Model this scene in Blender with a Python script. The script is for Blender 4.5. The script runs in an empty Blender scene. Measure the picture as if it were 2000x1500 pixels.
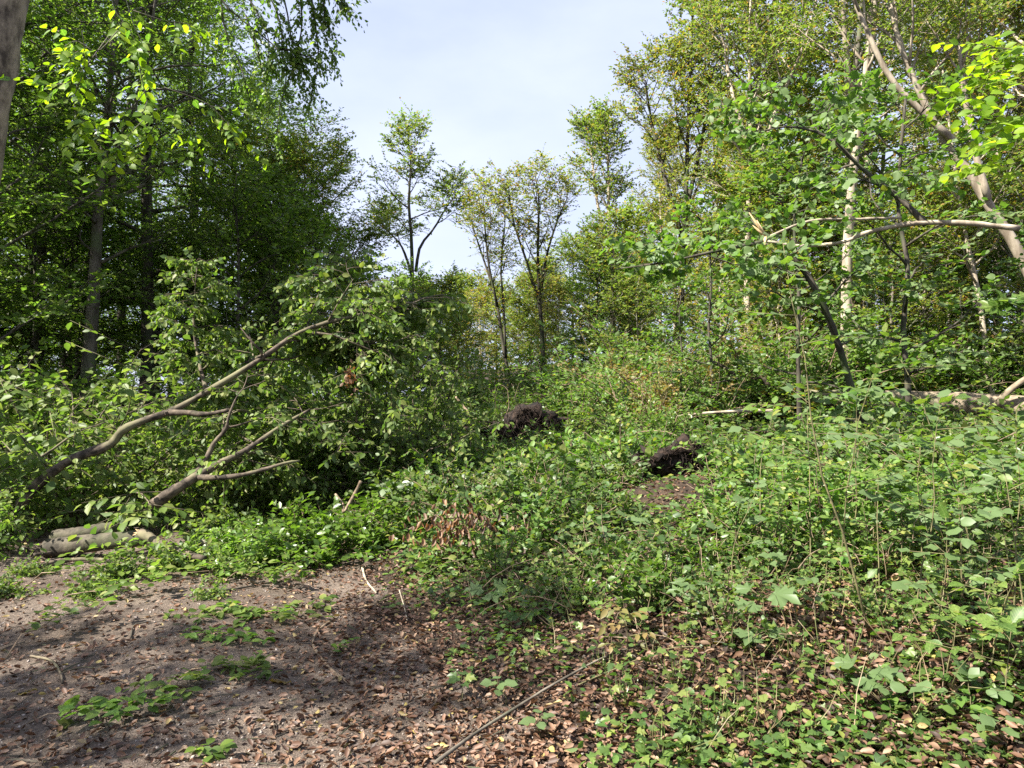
import bpy, math
import numpy as np
from mathutils import Vector
SC = bpy.context.scene
COL = SC.collection
R = math.radians
# ------------------------------------------------------------------ camera, sky, sun, exposure
CAM_Z, PITCH, FPX = 1.62, R(1.5), 1386.0
cam_d = bpy.data.cameras.new('camera'); cam = bpy.data.objects.new('camera', cam_d); COL.objects.link(cam)
cam.location = (0, 0, CAM_Z); cam.rotation_euler = (R(90) + PITCH, 0, 0)
cam_d.sensor_width = 36; cam_d.lens = 36 * FPX / 2000; cam_d.clip_start = 0.05; cam_d.clip_end = 2000
SC.camera = cam
SUN_AZ, SUN_EL = R(-116), R(47)            # azimuth clockwise from the view direction (+Y): behind the left shoulder
to_sun = Vector((math.sin(SUN_AZ) * math.cos(SUN_EL), math.cos(SUN_AZ) * math.cos(SUN_EL), math.sin(SUN_EL)))
W = bpy.data.worlds.new('World'); SC.world = W; W.use_nodes = True
nt = W.node_tree; nt.nodes.clear(); nd = nt.nodes; lk = nt.links
sky = nd.new('ShaderNodeTexSky'); sky.sky_type = 'NISHITA'; sky.sun_disc = False
sky.sun_elevation = SUN_EL; sky.sun_rotation = SUN_AZ; sky.air_density = 1.0; sky.dust_density = 1.0; sky.ozone_density = 1.0
tc = nd.new('ShaderNodeTexCoord')
mp = nd.new('ShaderNodeMapping'); mp.inputs['Scale'].default_value = (1.1, 1.1, 2.6)
nz = nd.new('ShaderNodeTexNoise'); nz.inputs['Scale'].default_value = 1.7; nz.inputs['Detail'].default_value = 7; nz.inputs['Roughness'].default_value = .52
rp = nd.new('ShaderNodeValToRGB'); rp.color_ramp.elements[0].position = .33; rp.color_ramp.elements[0].color = (.6,)*3 + (1,)
rp.color_ramp.elements[1].position = .62; rp.color_ramp.elements[1].color = (.95,)*3 + (1,)
mx = nd.new('ShaderNodeMix'); mx.data_type = 'RGBA'; mx.inputs[7].default_value = (5.0, 5.5, 7.3, 1)   # thin bright cloud veil
bg = nd.new('ShaderNodeBackground'); bg.inputs['Strength'].default_value = 0.05
ow = nd.new('ShaderNodeOutputWorld')
lk.new(tc.outputs['Generated'], mp.inputs['Vector']); lk.new(mp.outputs['Vector'], nz.inputs['Vector']); lk.new(nz.outputs['Fac'], rp.inputs['Fac'])
lk.new(rp.outputs['Color'], mx.inputs[0]); lk.new(sky.outputs['Color'], mx.inputs[6]); lk.new(mx.outputs[2], bg.inputs['Color']); lk.new(bg.outputs[0], ow.inputs[0])
sun_d = bpy.data.lights.new('sun', 'SUN'); sun_d.energy = 5.0; sun_d.angle = R(.5); sun_d.color = (1, .95, .86)
sun = bpy.data.objects.new('sun', sun_d); COL.objects.link(sun); sun.location = (-20, -12, 30)
sun.rotation_euler = to_sun.to_track_quat('Z', 'Y').to_euler()
vs = SC.view_settings; vs.view_transform = 'Standard'; vs.look = 'None'; vs.exposure = 1.9; vs.gamma = 1; vs.use_curve_mapping = False
SC.render.engine = 'CYCLES'; cy = SC.cycles
cy.max_bounces = 4; cy.diffuse_bounces = 3; cy.glossy_bounces = 2; cy.transmission_bounces = 4; cy.caustics_reflective = False; cy.caustics_refractive = False
cy.use_denoising = False; cy.sample_clamp_indirect = 4

# ------------------------------------------------------------------ geometry helpers
FW = np.array((0, math.cos(PITCH), math.sin(PITCH))); UP = np.array((0, -math.sin(PITCH), math.cos(PITCH))); RT = np.array((1., 0, 0))
CAM = np.array((0, 0, CAM_Z))
Z = np.array((0, 0, 1.))
def at(px, py, d):                         # the point at depth d that a pixel of the 2000 x 1500 photograph shows
    return CAM + d * (FW + (px - 1000) / FPX * RT + (750 - py) / FPX * UP)
def pp(pts, d):                            # polyline of (px, py[, depth])
    return np.array([at(p[0], p[1], p[2] if len(p) > 2 else d) for p in pts])
def sm(a, b, x):
    t = np.clip((x - a) / (b - a), 0, 1); return t * t * (3 - 2 * t)
def path_right(y): return np.where(y < 8, .12 - .42 * (y - 3.1), -1.94 - .8 * (np.minimum(y, 16) - 8)) + .16 * np.sin(y * 2.1) + .09 * np.sin(y * 5.3 + 1)
def path_left(y): return path_right(y) - 4.1 + .15 * np.sin(y * 1.7 + 2)
def bank_edge(y): return np.where(y < 8, .12 - .42 * (y - 3.1), np.maximum(-1.94 - .3 * (y - 8), -3.4))
def ht(x, y):
    x = np.asarray(x, float); y = np.asarray(y, float)
    s = np.maximum(0, x - bank_edge(y)); l = np.maximum(0, (bank_edge(y) - 4.1) - x)
    h = 1.02 * (1 - np.exp(-(s / 3.5) ** 1.25)) + .25 * (1 - np.exp(-(l / 2.5) ** 1.5))
    h = h + .045 * np.clip(y - 10, 0, 120) * sm(-6, 6, x + .1 * y) + .02 * np.clip(y - 14, 0, 120)
    bump = (.05 * np.sin(x * 1.9 + y * .7) * np.sin(y * 1.3 - x * .4) + .03 * np.sin(x * 4.1 - 1) * np.sin(y * 3.7 + 2) + .012 * np.sin(x * 9 + y * 4) * np.sin(y * 8))
    k = sm(0, 1.2, s) + sm(0, 1.2, l)
    rut = .02 * np.sin((x - bank_edge(y)) * 2.6) + .008 * np.sin(x * 7 + y * 2) * np.sin(y * 6)
    return h + bump * k + rut * (1 - k)
def gpt(px, py, lift=0):                   # where the ray of a pixel meets the ground
    d = .5
    while d < 80:
        p = at(px, py, d)
        if p[2] <= ht(p[0], p[1]) + lift: break
        d += .02
    return p, d
def vnoise(x, y, s, seed):
    r = np.random.default_rng(seed); o = 0
    for k in range(5): a = r.uniform(0, 6.28); f = s * r.uniform(.6, 1.7); o = o + np.sin((x * math.cos(a) + y * math.sin(a)) * f + r.uniform(0, 6.28))
    return o / 5
def unit(v): return v / (np.linalg.norm(v, axis=-1, keepdims=True) + 1e-9)
def mesh(name, V, loops, counts, mat, smooth=False):
    me = bpy.data.meshes.new(name); V = np.asarray(V, np.float32); loops = np.asarray(loops, np.int32).ravel(); counts = np.asarray(counts, np.int32)
    me.vertices.add(len(V)); me.vertices.foreach_set('co', V.ravel())
    me.loops.add(len(loops)); me.loops.foreach_set('vertex_index', loops)
    me.polygons.add(len(counts)); st = np.zeros(len(counts), np.int32); st[1:] = np.cumsum(counts)[:-1]
    me.polygons.foreach_set('loop_start', st); me.polygons.foreach_set('loop_total', counts)
    if smooth: me.polygons.foreach_set('use_smooth', np.ones(len(counts), bool))
    me.update(calc_edges=True); me.materials.append(mat); return me
def obj(name, me, parent=None, loc=None, rz=0, **props):
    o = bpy.data.objects.new(name, me); COL.objects.link(o)
    if parent is not None: o.parent = parent
    if loc is not None: o.location = loc
    if rz: o.rotation_euler = (0, 0, rz)
    for k, v in props.items(): o[k] = v
    return o
def thing(name, label, cat, loc=(0, 0, 0), rz=0, group=None, me=None):
    o = obj(name, me, None, Vector([float(c) for c in loc]), rz); o['label'] = label; o['category'] = cat
    if group: o['group'] = group
    return o
def rel(P, base): return np.asarray(P) - np.asarray(base)

# leaf outlines: rows (along, across, up) and faces
def tpl(rows, faces): return np.array(rows, float), faces
T_DIAM = tpl([(0, 0, 0), (.45, .5, .10), (1, 0, -.06), (.45, -.5, .10)], [(0, 2, 1), (0, 3, 2)])
T_OVAL = tpl([(0, 0, 0), (.25, .38, .05), (.6, .46, .06), (1, 0, -.12), (.6, -.46, .06), (.25, -.38, .05), (.5, 0, -.02)],
             [(0, 6, 1), (1, 6, 2), (2, 6, 3), (3, 6, 4), (4, 6, 5), (5, 6, 0)])
T_FINE = tpl([(-.22, 0, .02), (0, 0, 0), (.13, .27, .045), (.36, .47, .07), (.62, .42, .05), (.84, .2, -.02), (1, 0, -.1), (.84, -.2, -.02), (.62, -.42, .05), (.36, -.47, .07), (.13, -.27, .045), (.25, 0, 0), (.5, 0, 0), (.75, 0, -.03), (-.22, .025, .02), (0, .02, 0)],
             [(1, 11, 2), (2, 11, 3), (3, 11, 12), (3, 12, 4), (4, 12, 13), (4, 13, 5), (5, 13, 6), (1, 10, 11), (10, 9, 11), (9, 12, 11), (9, 8, 12), (8, 13, 12), (8, 7, 13), (7, 6, 13), (0, 1, 15), (0, 15, 14)])
def fan(out, cup=.06):
    rows = [(0, 0, 0)] + [(a, b, cup * math.sin(i * 2.3) - .25 * max(0, a - .5) - .18 * max(0, abs(b) - .3)) for i, (a, b) in enumerate(out)]
    return tpl(rows, [(0, i + 1, i + 2) for i in range(len(out) - 1)] + [(0, len(out), 1)])
_h = [(-.12, .10), (-.22, .34), (.0, .36), (.10, .62), (.24, .46), (.34, .42), (.50, .66), (.52, .34), (.60, .16), (.74, .2), (1., 0)]
T_MAPLE = fan(_h + [(a, -b) for a, b in _h[-2::-1]], .11)
_h = [(-.16, .2), (.02, .5), (.28, .3), (.5, .42), (.62, .2), (1., 0)]
T_IVY = fan(_h + [(a, -b) for a, b in _h[-2::-1]], .09)
_h = [(-.05, .18), (.12, .42), (.38, .52), (.66, .36), (1., 0)]
T_HEART = fan(_h + [(a, -b) for a, b in _h[-2::-1]], .07)
T_BLADE = tpl([(0, -.5, 0), (0, .5, 0), (.4, .42, .22), (.4, -.42, .22), (.75, .28, .26), (.75, -.28, .26), (1, 0, .12)], [(0, 1, 2), (0, 2, 3), (3, 2, 4), (3, 4, 5), (5, 4, 6)])
T_CURL = tpl([(0, 0, 0), (.3, .34, .22), (.7, .3, .28), (1, 0, .18), (.7, -.32, .12), (.3, -.36, .16), (.5, 0, -.02)],
             [(0, 6, 1), (1, 6, 2), (2, 6, 3), (3, 6, 4), (4, 6, 5), (5, 6, 0)])
def leaves_mesh(name, T, P, D, N, L, Wd, mat, smooth=False):
    rows, faces = T; n, k = len(P), len(rows)
    D = unit(D); N = N - (N * D).sum(1, keepdims=True) * D; N = unit(N); S = np.cross(N, D)
    L = np.broadcast_to(np.asarray(L, float), (n,))[:, None, None]; Wd = np.broadcast_to(np.asarray(Wd, float), (n,))[:, None, None]
    V = P[:, None] + rows[None, :, 0:1] * L * D[:, None] + rows[None, :, 1:2] * Wd * S[:, None] + rows[None, :, 2:3] * L * N[:, None]
    f = np.array(faces); lo = (np.arange(n)[:, None, None] * k + f[None]).ravel()
    return mesh(name, V.reshape(-1, 3), lo, np.full(n * len(faces), 3), mat, smooth)
def tubes_mesh(name, polys, mat, sides=6, rough=0., seed=0):   # polys: list of (points, radii)
    rng = np.random.default_rng(seed); Vs, Ls, Cs, base = [], [], [], 0
    for pts, rad in polys:
        pts = np.asarray(pts, float); rad = np.asarray(rad, float); k = len(pts)
        s = sides if rad.max() > .012 else max(3, sides - 2)
        tan = unit(np.gradient(pts, axis=0)); ref = Z if abs(tan[:, 2]).mean() < .8 else np.array((1., 0, 0))
        a = unit(np.cross(tan, ref)); b = np.cross(tan, a); th = np.arange(s) * 2 * math.pi / s
        rr = rad[:, None] * (1 + rough * rng.normal(size=(k, s)))
        V = pts[:, None] + rr[..., None] * (np.cos(th)[None, :, None] * a[:, None] + np.sin(th)[None, :, None] * b[:, None])
        i = np.arange(k - 1)[:, None] * s; j = np.arange(s)[None]; j2 = (j + 1) % s
        q = np.stack([i + j, i + j2, i + s + j2, i + s + j], -1).reshape(-1, 4) + base
        Vs.append(V.reshape(-1, 3)); Ls.append(q.ravel()); Cs.append(np.full(len(q), 4))
        Ls.append(np.arange(s)[::-1] + base); Cs.append([s]); Ls.append(np.arange(s) + base + (k - 1) * s); Cs.append([s])
        base += k * s
    return mesh(name, np.concatenate(Vs), np.concatenate(Ls), np.concatenate(Cs), mat, True)
def smooth_poly(pts, n):                   # Catmull-Rom through the points
    pts = np.asarray(pts, float)
    if len(pts) < 3: return np.array([pts[0] + (pts[-1] - pts[0]) * t for t in np.linspace(0, 1, n)])
    p = np.vstack([2 * pts[0] - pts[1], pts, 2 * pts[-1] - pts[-2]]); out = []
    for u in np.linspace(0, len(pts) - 1, n):
        i = min(int(u), len(pts) - 2); t = u - i; a, b, c, d = p[i], p[i + 1], p[i + 2], p[i + 3]
        out.append(.5 * (2 * b + (c - a) * t + (2 * a - 5 * b + 4 * c - d) * t * t + (3 * b - a - 3 * c + d) * t ** 3))
    return np.array(out)
def grow(rng, p, d, L, n, up=0., wob=.12):
    pts = [np.asarray(p, float)]; d = unit(np.asarray(d, float))
    for i in range(n):
        d = unit(d + Z * up / n + rng.normal(size=3) * wob); pts.append(pts[-1] + d * L / n)
    return np.array(pts)
def along(pts, t):                         # points and tangents at parameters t
    u = np.clip(t, 0, .9999) * (len(pts) - 1); i = u.astype(int); f = (u - i)[:, None]
    return pts[i] * (1 - f) + pts[i + 1] * f, unit(pts[i + 1] - pts[i])

# ------------------------------------------------------------------ materials
def newmat(name):
    m = bpy.data.materials.new(name); m.use_nodes = True; n = m.node_tree.nodes; n.clear(); return m, n, m.node_tree.links
def leafmat(name, ramp, trans, tf=.42, rough=.42, under=None, spec=.5, veins=False):
    m, n, l = newmat(name); out = n.new('ShaderNodeOutputMaterial'); geo = n.new('ShaderNodeNewGeometry'); oi = n.new('ShaderNodeObjectInfo')
    ad = n.new('ShaderNodeMath'); ad.operation = 'ADD'; l.new(geo.outputs['Random Per Island'], ad.inputs[0]); l.new(oi.outputs['Random'], ad.inputs[1])
    fr = n.new('ShaderNodeMath'); fr.operation = 'FRACT'; l.new(ad.outputs[0], fr.inputs[0])
    cr = n.new('ShaderNodeValToRGB'); cr.color_ramp.interpolation = 'LINEAR'; e = cr.color_ramp.elements
    while len(e) < len(ramp): e.new(.5)
    for i, (p, c) in enumerate(ramp): e[i].position = p; e[i].color = (*c, 1)
    l.new(fr.outputs[0], cr.inputs['Fac']); col = cr.outputs['Color']
    nz = n.new('ShaderNodeTexNoise'); nz.inputs['Scale'].default_value = .55; nz.inputs['Detail'].default_value = 3; l.new(geo.outputs['Position'], nz.inputs['Vector'])
    hs = n.new('ShaderNodeHueSaturation'); mr = n.new('ShaderNodeMapRange'); mr.inputs[1].default_value = .3; mr.inputs[2].default_value = .7; mr.inputs[3].default_value = .72; mr.inputs[4].default_value = 1.28
    l.new(nz.outputs['Fac'], mr.inputs[0]); l.new(mr.outputs[0], hs.inputs['Value']); l.new(col, hs.inputs['Color']); col = hs.outputs['Color']
    if veins:
        def mth(op, a, b=None):
            k = n.new('ShaderNodeMath'); k.operation = op
            for i_, v_ in enumerate((a, b)):
                if v_ is None: continue
                if isinstance(v_, (int, float)): k.inputs[i_].default_value = v_
                else: l.new(v_, k.inputs[i_])
            return k.outputs[0]
        tcd = n.new('ShaderNodeTexCoord'); sx = n.new('ShaderNodeSeparateXYZ'); l.new(tcd.outputs['Object'], sx.inputs[0]); ay = mth('ABSOLUTE', sx.outputs['Y'])
        w1 = mth('ABSOLUTE', mth('SUBTRACT', mth('FRACT', mth('MULTIPLY', mth('SUBTRACT', sx.outputs['X'], mth('MULTIPLY', ay, .75)), 8.)), .5)); side = mth('LESS_THAN', w1, .09); midr = mth('LESS_THAN', ay, .016)
        vf = mth('MULTIPLY', mth('MAXIMUM', side, midr), .55); n3 = n.new('ShaderNodeTexNoise'); n3.inputs['Scale'].default_value = 6; l.new(tcd.outputs['Object'], n3.inputs['Vector'])
        v1 = n.new('ShaderNodeMix'); v1.data_type = 'RGBA'; v1.inputs[7].default_value = (.22, .27, .09, 1); l.new(vf, v1.inputs[0]); l.new(col, v1.inputs[6])
        h2 = n.new('ShaderNodeHueSaturation'); m2 = n.new('ShaderNodeMapRange'); m2.inputs[1].default_value = .3; m2.inputs[2].default_value = .7; m2.inputs[3].default_value = .7; m2.inputs[4].default_value = 1.2; l.new(n3.outputs['Fac'], m2.inputs[0]); l.new(m2.outputs[0], h2.inputs['Value']); l.new(v1.outputs[2], h2.inputs['Color']); col = h2.outputs['Color']
    if under:
        mu = n.new('ShaderNodeMix'); mu.data_type = 'RGBA'; mu.inputs[7].default_value = (*under, 1); l.new(col, mu.inputs[6]); l.new(geo.outputs['Backfacing'], mu.inputs[0]); pc = mu.outputs[2]
    else: pc = col
    pb = n.new('ShaderNodeBsdfPrincipled'); pb.inputs['Roughness'].default_value = rough; pb.inputs['Specular IOR Level'].default_value = spec; l.new(pc, pb.inputs['Base Color'])
    tr = n.new('ShaderNodeBsdfTranslucent'); tm = n.new('ShaderNodeMix'); tm.data_type = 'RGBA'; tm.blend_type = 'MULTIPLY'; tm.inputs[0].default_value = 1; tm.inputs[7].default_value = (*trans, 1)
    l.new(col, tm.inputs[6]); l.new(tm.outputs[2], tr.inputs['Color'])
    ms = n.new('ShaderNodeMixShader'); ms.inputs[0].default_value = tf; l.new(pb.outputs[0], ms.inputs[1]); l.new(tr.outputs[0], ms.inputs[2]); l.new(ms.outputs[0], out.inputs[0])
    return m
def barkmat(name, c0, c1, scale=9., rough=.85, stretch=.25, bump=.35, moss=None):
    m, n, l = newmat(name); out = n.new('ShaderNodeOutputMaterial'); t = n.new('ShaderNodeTexCoord'); mp = n.new('ShaderNodeMapping'); mp.inputs['Scale'].default_value = (1, 1, stretch)
    l.new(t.outputs['Object'], mp.inputs[0]); nz = n.new('ShaderNodeTexNoise'); nz.inputs['Scale'].default_value = scale; nz.inputs['Detail'].default_value = 8; nz.inputs['Roughness'].default_value = .65; l.new(mp.outputs[0], nz.inputs['Vector'])
    cr = n.new('ShaderNodeValToRGB'); cr.color_ramp.elements[0].position = .4; cr.color_ramp.elements[0].color = (*c0, 1); cr.color_ramp.elements[1].position = .6; cr.color_ramp.elements[1].color = (*c1, 1); l.new(nz.outputs['Fac'], cr.inputs[0])
    col = cr.outputs[0]
    if moss:
        n2 = n.new('ShaderNodeTexNoise'); n2.inputs['Scale'].default_value = 2.2; n2.inputs['Detail'].default_value = 5; l.new(t.outputs['Object'], n2.inputs['Vector'])
        r2 = n.new('ShaderNodeValToRGB'); r2.color_ramp.elements[0].position = .5; r2.color_ramp.elements[1].position = .66; l.new(n2.outputs['Fac'], r2.inputs[0])
        mm = n.new('ShaderNodeMix'); mm.data_type = 'RGBA'; l.new(r2.outputs[0], mm.inputs[0]); l.new(col, mm.inputs[6]); mm.inputs[7].default_value = (*moss, 1); col = mm.outputs[2]
    pb = n.new('ShaderNodeBsdfPrincipled'); pb.inputs['Roughness'].default_value = rough; pb.inputs['Specular IOR Level'].default_value = .25; l.new(col, pb.inputs['Base Color'])
    bp = n.new('ShaderNodeBump'); bp.inputs['Strength'].default_value = bump; bp.inputs['Distance'].default_value = .02; l.new(nz.outputs['Fac'], bp.inputs['Height']); l.new(bp.outputs[0], pb.inputs['Normal']); l.new(pb.outputs[0], out.inputs[0])
    return m
def soilmat(name, cols, s1, s2, bump=.6):
    m, n, l = newmat(name); out = n.new('ShaderNodeOutputMaterial'); t = n.new('ShaderNodeNewGeometry')
    a = n.new('ShaderNodeTexNoise'); a.inputs['Scale'].default_value = s1; a.inputs['Detail'].default_value = 6; b = n.new('ShaderNodeTexNoise'); b.inputs['Scale'].default_value = s2; b.inputs['Detail'].default_value = 6; b.inputs['Roughness'].default_value = .7
    v = n.new('ShaderNodeTexVoronoi'); v.inputs['Scale'].default_value = s2 * 1.2
    for x in (a, b, v): l.new(t.outputs['Position'], x.inputs['Vector'])
    r1 = n.new('ShaderNodeValToRGB'); r1.color_ramp.elements[0].position = .35; r1.color_ramp.elements[1].position = .65; r1.color_ramp.elements[0].color = (*cols[0], 1); r1.color_ramp.elements[1].color = (*cols[1], 1); l.new(a.outputs['Fac'], r1.inputs[0])
    r2 = n.new('ShaderNodeValToRGB'); r2.color_ramp.elements[0].position = .42; r2.color_ramp.elements[1].position = .7; l.new(b.outputs['Fac'], r2.inputs[0])
    mm = n.new('ShaderNodeMix'); mm.data_type = 'RGBA'; mm.inputs[7].default_value = (*cols[2], 1); l.new(r2.outputs[0], mm.inputs[0]); l.new(r1.outputs[0], mm.inputs[6])
    sp = n.new('ShaderNodeMix'); sp.data_type = 'RGBA'; sp.blend_type = 'MULTIPLY'; sp.inputs[0].default_value = .5; bw = n.new('ShaderNodeSeparateColor'); l.new(v.outputs['Color'], bw.inputs[0]); l.new(mm.outputs[2], sp.inputs[6]); l.new(bw.outputs[0], sp.inputs[7])
    pb = n.new('ShaderNodeBsdfPrincipled'); pb.inputs['Roughness'].default_value = .95; pb.inputs['Specular IOR Level'].default_value = .2; l.new(sp.outputs[2], pb.inputs['Base Color'])
    ad = n.new('ShaderNodeMath'); ad.operation = 'ADD'; l.new(b.outputs['Fac'], ad.inputs[0]); l.new(v.outputs['Distance'], ad.inputs[1])
    bp = n.new('ShaderNodeBump'); bp.inputs['Strength'].default_value = bump; bp.inputs['Distance'].default_value = .02; l.new(ad.outputs[0], bp.inputs['Height']); l.new(bp.outputs[0], pb.inputs['Normal']); l.new(pb.outputs[0], out.inputs[0])
    return m
TG = (1.7, 1.9, .9)
M = dict(
    dark=leafmat('beech_leaf', [(0, (.06, .105, .02)), (.5, (.10, .16, .028)), (.85, (.145, .20, .036)), (1, (.17, .20, .045))], (1.7, 2.0, .9), .48, .45, spec=.35),
    mid=leafmat('forest_leaf', [(0, (.075, .125, .024)), (.45, (.12, .17, .03)), (.8, (.165, .195, .038)), (.93, (.21, .18, .04)), (1, (.24, .12, .035))], TG, .48, .5, spec=.35),
    yellow=leafmat('autumn_tinged_leaf', [(0, (.085, .125, .024)), (.4, (.145, .17, .032)), (.75, (.20, .20, .038)), (.92, (.25, .165, .04)), (1, (.24, .10, .03))], TG, .48, .5, spec=.35),
    fresh=leafmat('fresh_green_leaf', [(0, (.06, .12, .018)), (.5, (.10, .17, .024)), (1, (.14, .21, .04))], (1.6, 1.8, .7), .42, .36),
    wilt=leafmat('wilting_leaf', [(0, (.06, .105, .022)), (.5, (.11, .16, .032)), (.85, (.16, .195, .046)), (1, (.19, .20, .065))], (1.6, 1.9, .8), .42, .5, under=(.12, .17, .07), spec=.3),
    ivy=leafmat('ivy_leaf', [(0, (.042, .08, .022)), (.5, (.078, .13, .03)), (.85, (.13, .18, .04)), (1, (.19, .21, .06))], (1.5, 1.7, .7), .36, .42, spec=.35),
    plant=leafmat('sapling_leaf', [(0, (.06, .13, .025)), (.5, (.10, .18, .035)), (.9, (.15, .22, .05)), (1, (.25, .24, .05))], (1.5, 1.7, .6), .42, .5, under=(.13, .19, .07), spec=.35),
    glow=leafmat('thin_beech_leaf', [(0, (.09, .17, .015)), (.5, (.15, .24, .02)), (1, (.21, .28, .03))], (2.0, 2.0, .5), .55, .5, spec=.25),
    brown=leafmat('dead_leaf', [(0, (.035, .021, .014)), (.35, (.10, .05, .028)), (.7, (.165, .088, .05)), (.93, (.23, .15, .095)), (1, (.30, .24, .07))], (1.1, .9, .6), .15, .6),
    rust=leafmat('rust_brown_leaf', [(0, (.06, .032, .015)), (.5, (.15, .075, .035)), (1, (.24, .135, .065))], (1.3, .9, .5), .3, .55),
    gold=leafmat('yellowing_leaf', [(0, (.10, .12, .03)), (.5, (.18, .16, .045)), (1, (.27, .18, .07))], (1.3, 1.2, .5), .4, .5),
    grass=leafmat('grass_blade', [(0, (.07, .13, .03)), (.6, (.13, .19, .05)), (1, (.28, .25, .1))], (1.3, 1.5, .6), .35, .4),
    bark_n=barkmat('near_beech_bark', (.06, .047, .034), (.30, .245, .175), 5, stretch=.6, bump=.9, moss=(.12, .10, .055)),
    log=barkmat('weathered_log_wood', (.15, .115, .078), (.25, .20, .14), 9, stretch=1, bump=.5, moss=(.16, .15, .09)),
    bark_o=barkmat('old_mossy_bark', (.035, .03, .022), (.10, .085, .06), 8, stretch=1, bump=.8, moss=(.05, .055, .025)),
    stalk=leafmat('dry_stalk', [(0, (.12, .08, .045)), (.6, (.22, .16, .09)), (1, (.13, .15, .05))], (1, 1, .6), .15, .6),
    bark_d=barkmat('dark_bark', (.028, .024, .018), (.085, .073, .055), moss=(.045, .06, .025)),
    bark_g=barkmat('grey_bark', (.065, .055, .042), (.16, .138, .108), 7, moss=(.10, .115, .06)),
    bark_p=barkmat('pale_bark', (.2, .16, .115), (.4, .34, .255), 8, stretch=.2),
    bark_l=barkmat('limb_bark', (.028, .022, .016), (.13, .10, .072), 9, stretch=1, moss=(.16, .15, .08)),
    wood=barkmat('split_wood', (.36, .24, .12), (.55, .40, .22), 16, stretch=.1, bump=.6),
    twig=barkmat('twig_bark', (.10, .07, .045), (.24, .18, .12), 20, stretch=1),
    stem=barkmat('green_stem', (.08, .075, .035), (.17, .15, .07), 20, stretch=1),
    root=barkmat('root_soil', (.009, .006, .0045), (.036, .022, .015), 10, stretch=1, bump=1),
    soil=soilmat('forest_soil', ((.035, .024, .017), (.07, .047, .032), (.025, .018, .013)), 2.2, 22),
    path=soilmat('path_gravel', ((.105, .078, .059), (.22, .175, .138), (.065, .047, .036)), .9, 70, .5),
    stone=barkmat('pebble', (.16, .13, .11), (.36, .31, .27), 30, stretch=1))

# ------------------------------------------------------------------ ground and path
def sheet(xs, ys, zf, mat, name):
    X, Y = np.meshgrid(xs, ys); V = np.stack([X, Y, zf(X, Y)], -1).reshape(-1, 3); nx, ny = len(xs), len(ys)
    i = (np.arange(ny - 1)[:, None] * nx + np.arange(nx - 1)[None]).ravel(); q = np.stack([i, i + 1, i + nx + 1, i + nx], -1)
    return mesh(name, V, q, np.full(len(q), 4), mat, True)
def graded(lo, hi, fine_lo, fine_hi, step, grow_):
    a = list(np.arange(fine_lo, fine_hi, step)); s = step; x = a[-1]
    while x < hi: s *= grow_; x += s; a.append(x)
    s = step; x = fine_lo
    while x > lo: s *= grow_; x -= s; a.insert(0, x)
    return np.array(a)
obj('ground', sheet(graded(-260, 260, -9, 9, .09, 1.13), graded(-60, 400, -1, 15, .09, 1.13), lambda x, y: ht(x, y), M['soil'], 'ground'), kind='structure')
ys = np.arange(-4, 15, .07); us = np.linspace(0, 1, 60)
YY, UU = np.meshgrid(ys, us, indexing='ij'); XX = path_left(YY) + UU * (path_right(YY) - path_left(YY))
V = np.stack([XX, YY, ht(XX, YY) + .012 - .03 * (np.abs(UU - .5) > .485)], -1).reshape(-1, 3); nu = len(us)
i = (np.arange(len(ys) - 1)[:, None] * nu + np.arange(nu - 1)[None]).ravel()
obj('path', mesh('path', V, np.stack([i, i + 1, i + nu + 1, i + nu], -1), np.full(len(i), 4), M['path'], True), kind='structure')

# ------------------------------------------------------------------ trees
def spray(rng, A, B, n, size, droop=0., jit=.35, flat=1.):
    """leaves along straight twigs A->B, in two rows; droop lets them hang"""
    m = len(A); T = unit(B - A); t = np.linspace(.12, 1.02, n)[None, :] + rng.uniform(-.05, .05, (m, n))
    P = (A[:, None] + (B - A)[:, None] * t[..., None]).reshape(-1, 3); T = np.repeat(T, n, 0)
    S = unit(np.cross(T, Z) + 1e-4) * np.tile(np.where(np.arange(n) % 2, 1, -1), m)[:, None]
    D = T * .7 + S * .8 + rng.normal(size=P.shape) * jit - Z * droop
    N = Z * flat + rng.normal(size=P.shape) * (jit + .15) + np.array([-.25, -.15, 0]) * flat
    if droop > .6: N = rng.normal(size=P.shape) + np.array([-.3, -.7, .3])
    P = P - Z * (droop * size * .2)
    L = size * rng.uniform(.65, 1.25, len(P)); return P, D, N, L
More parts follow.
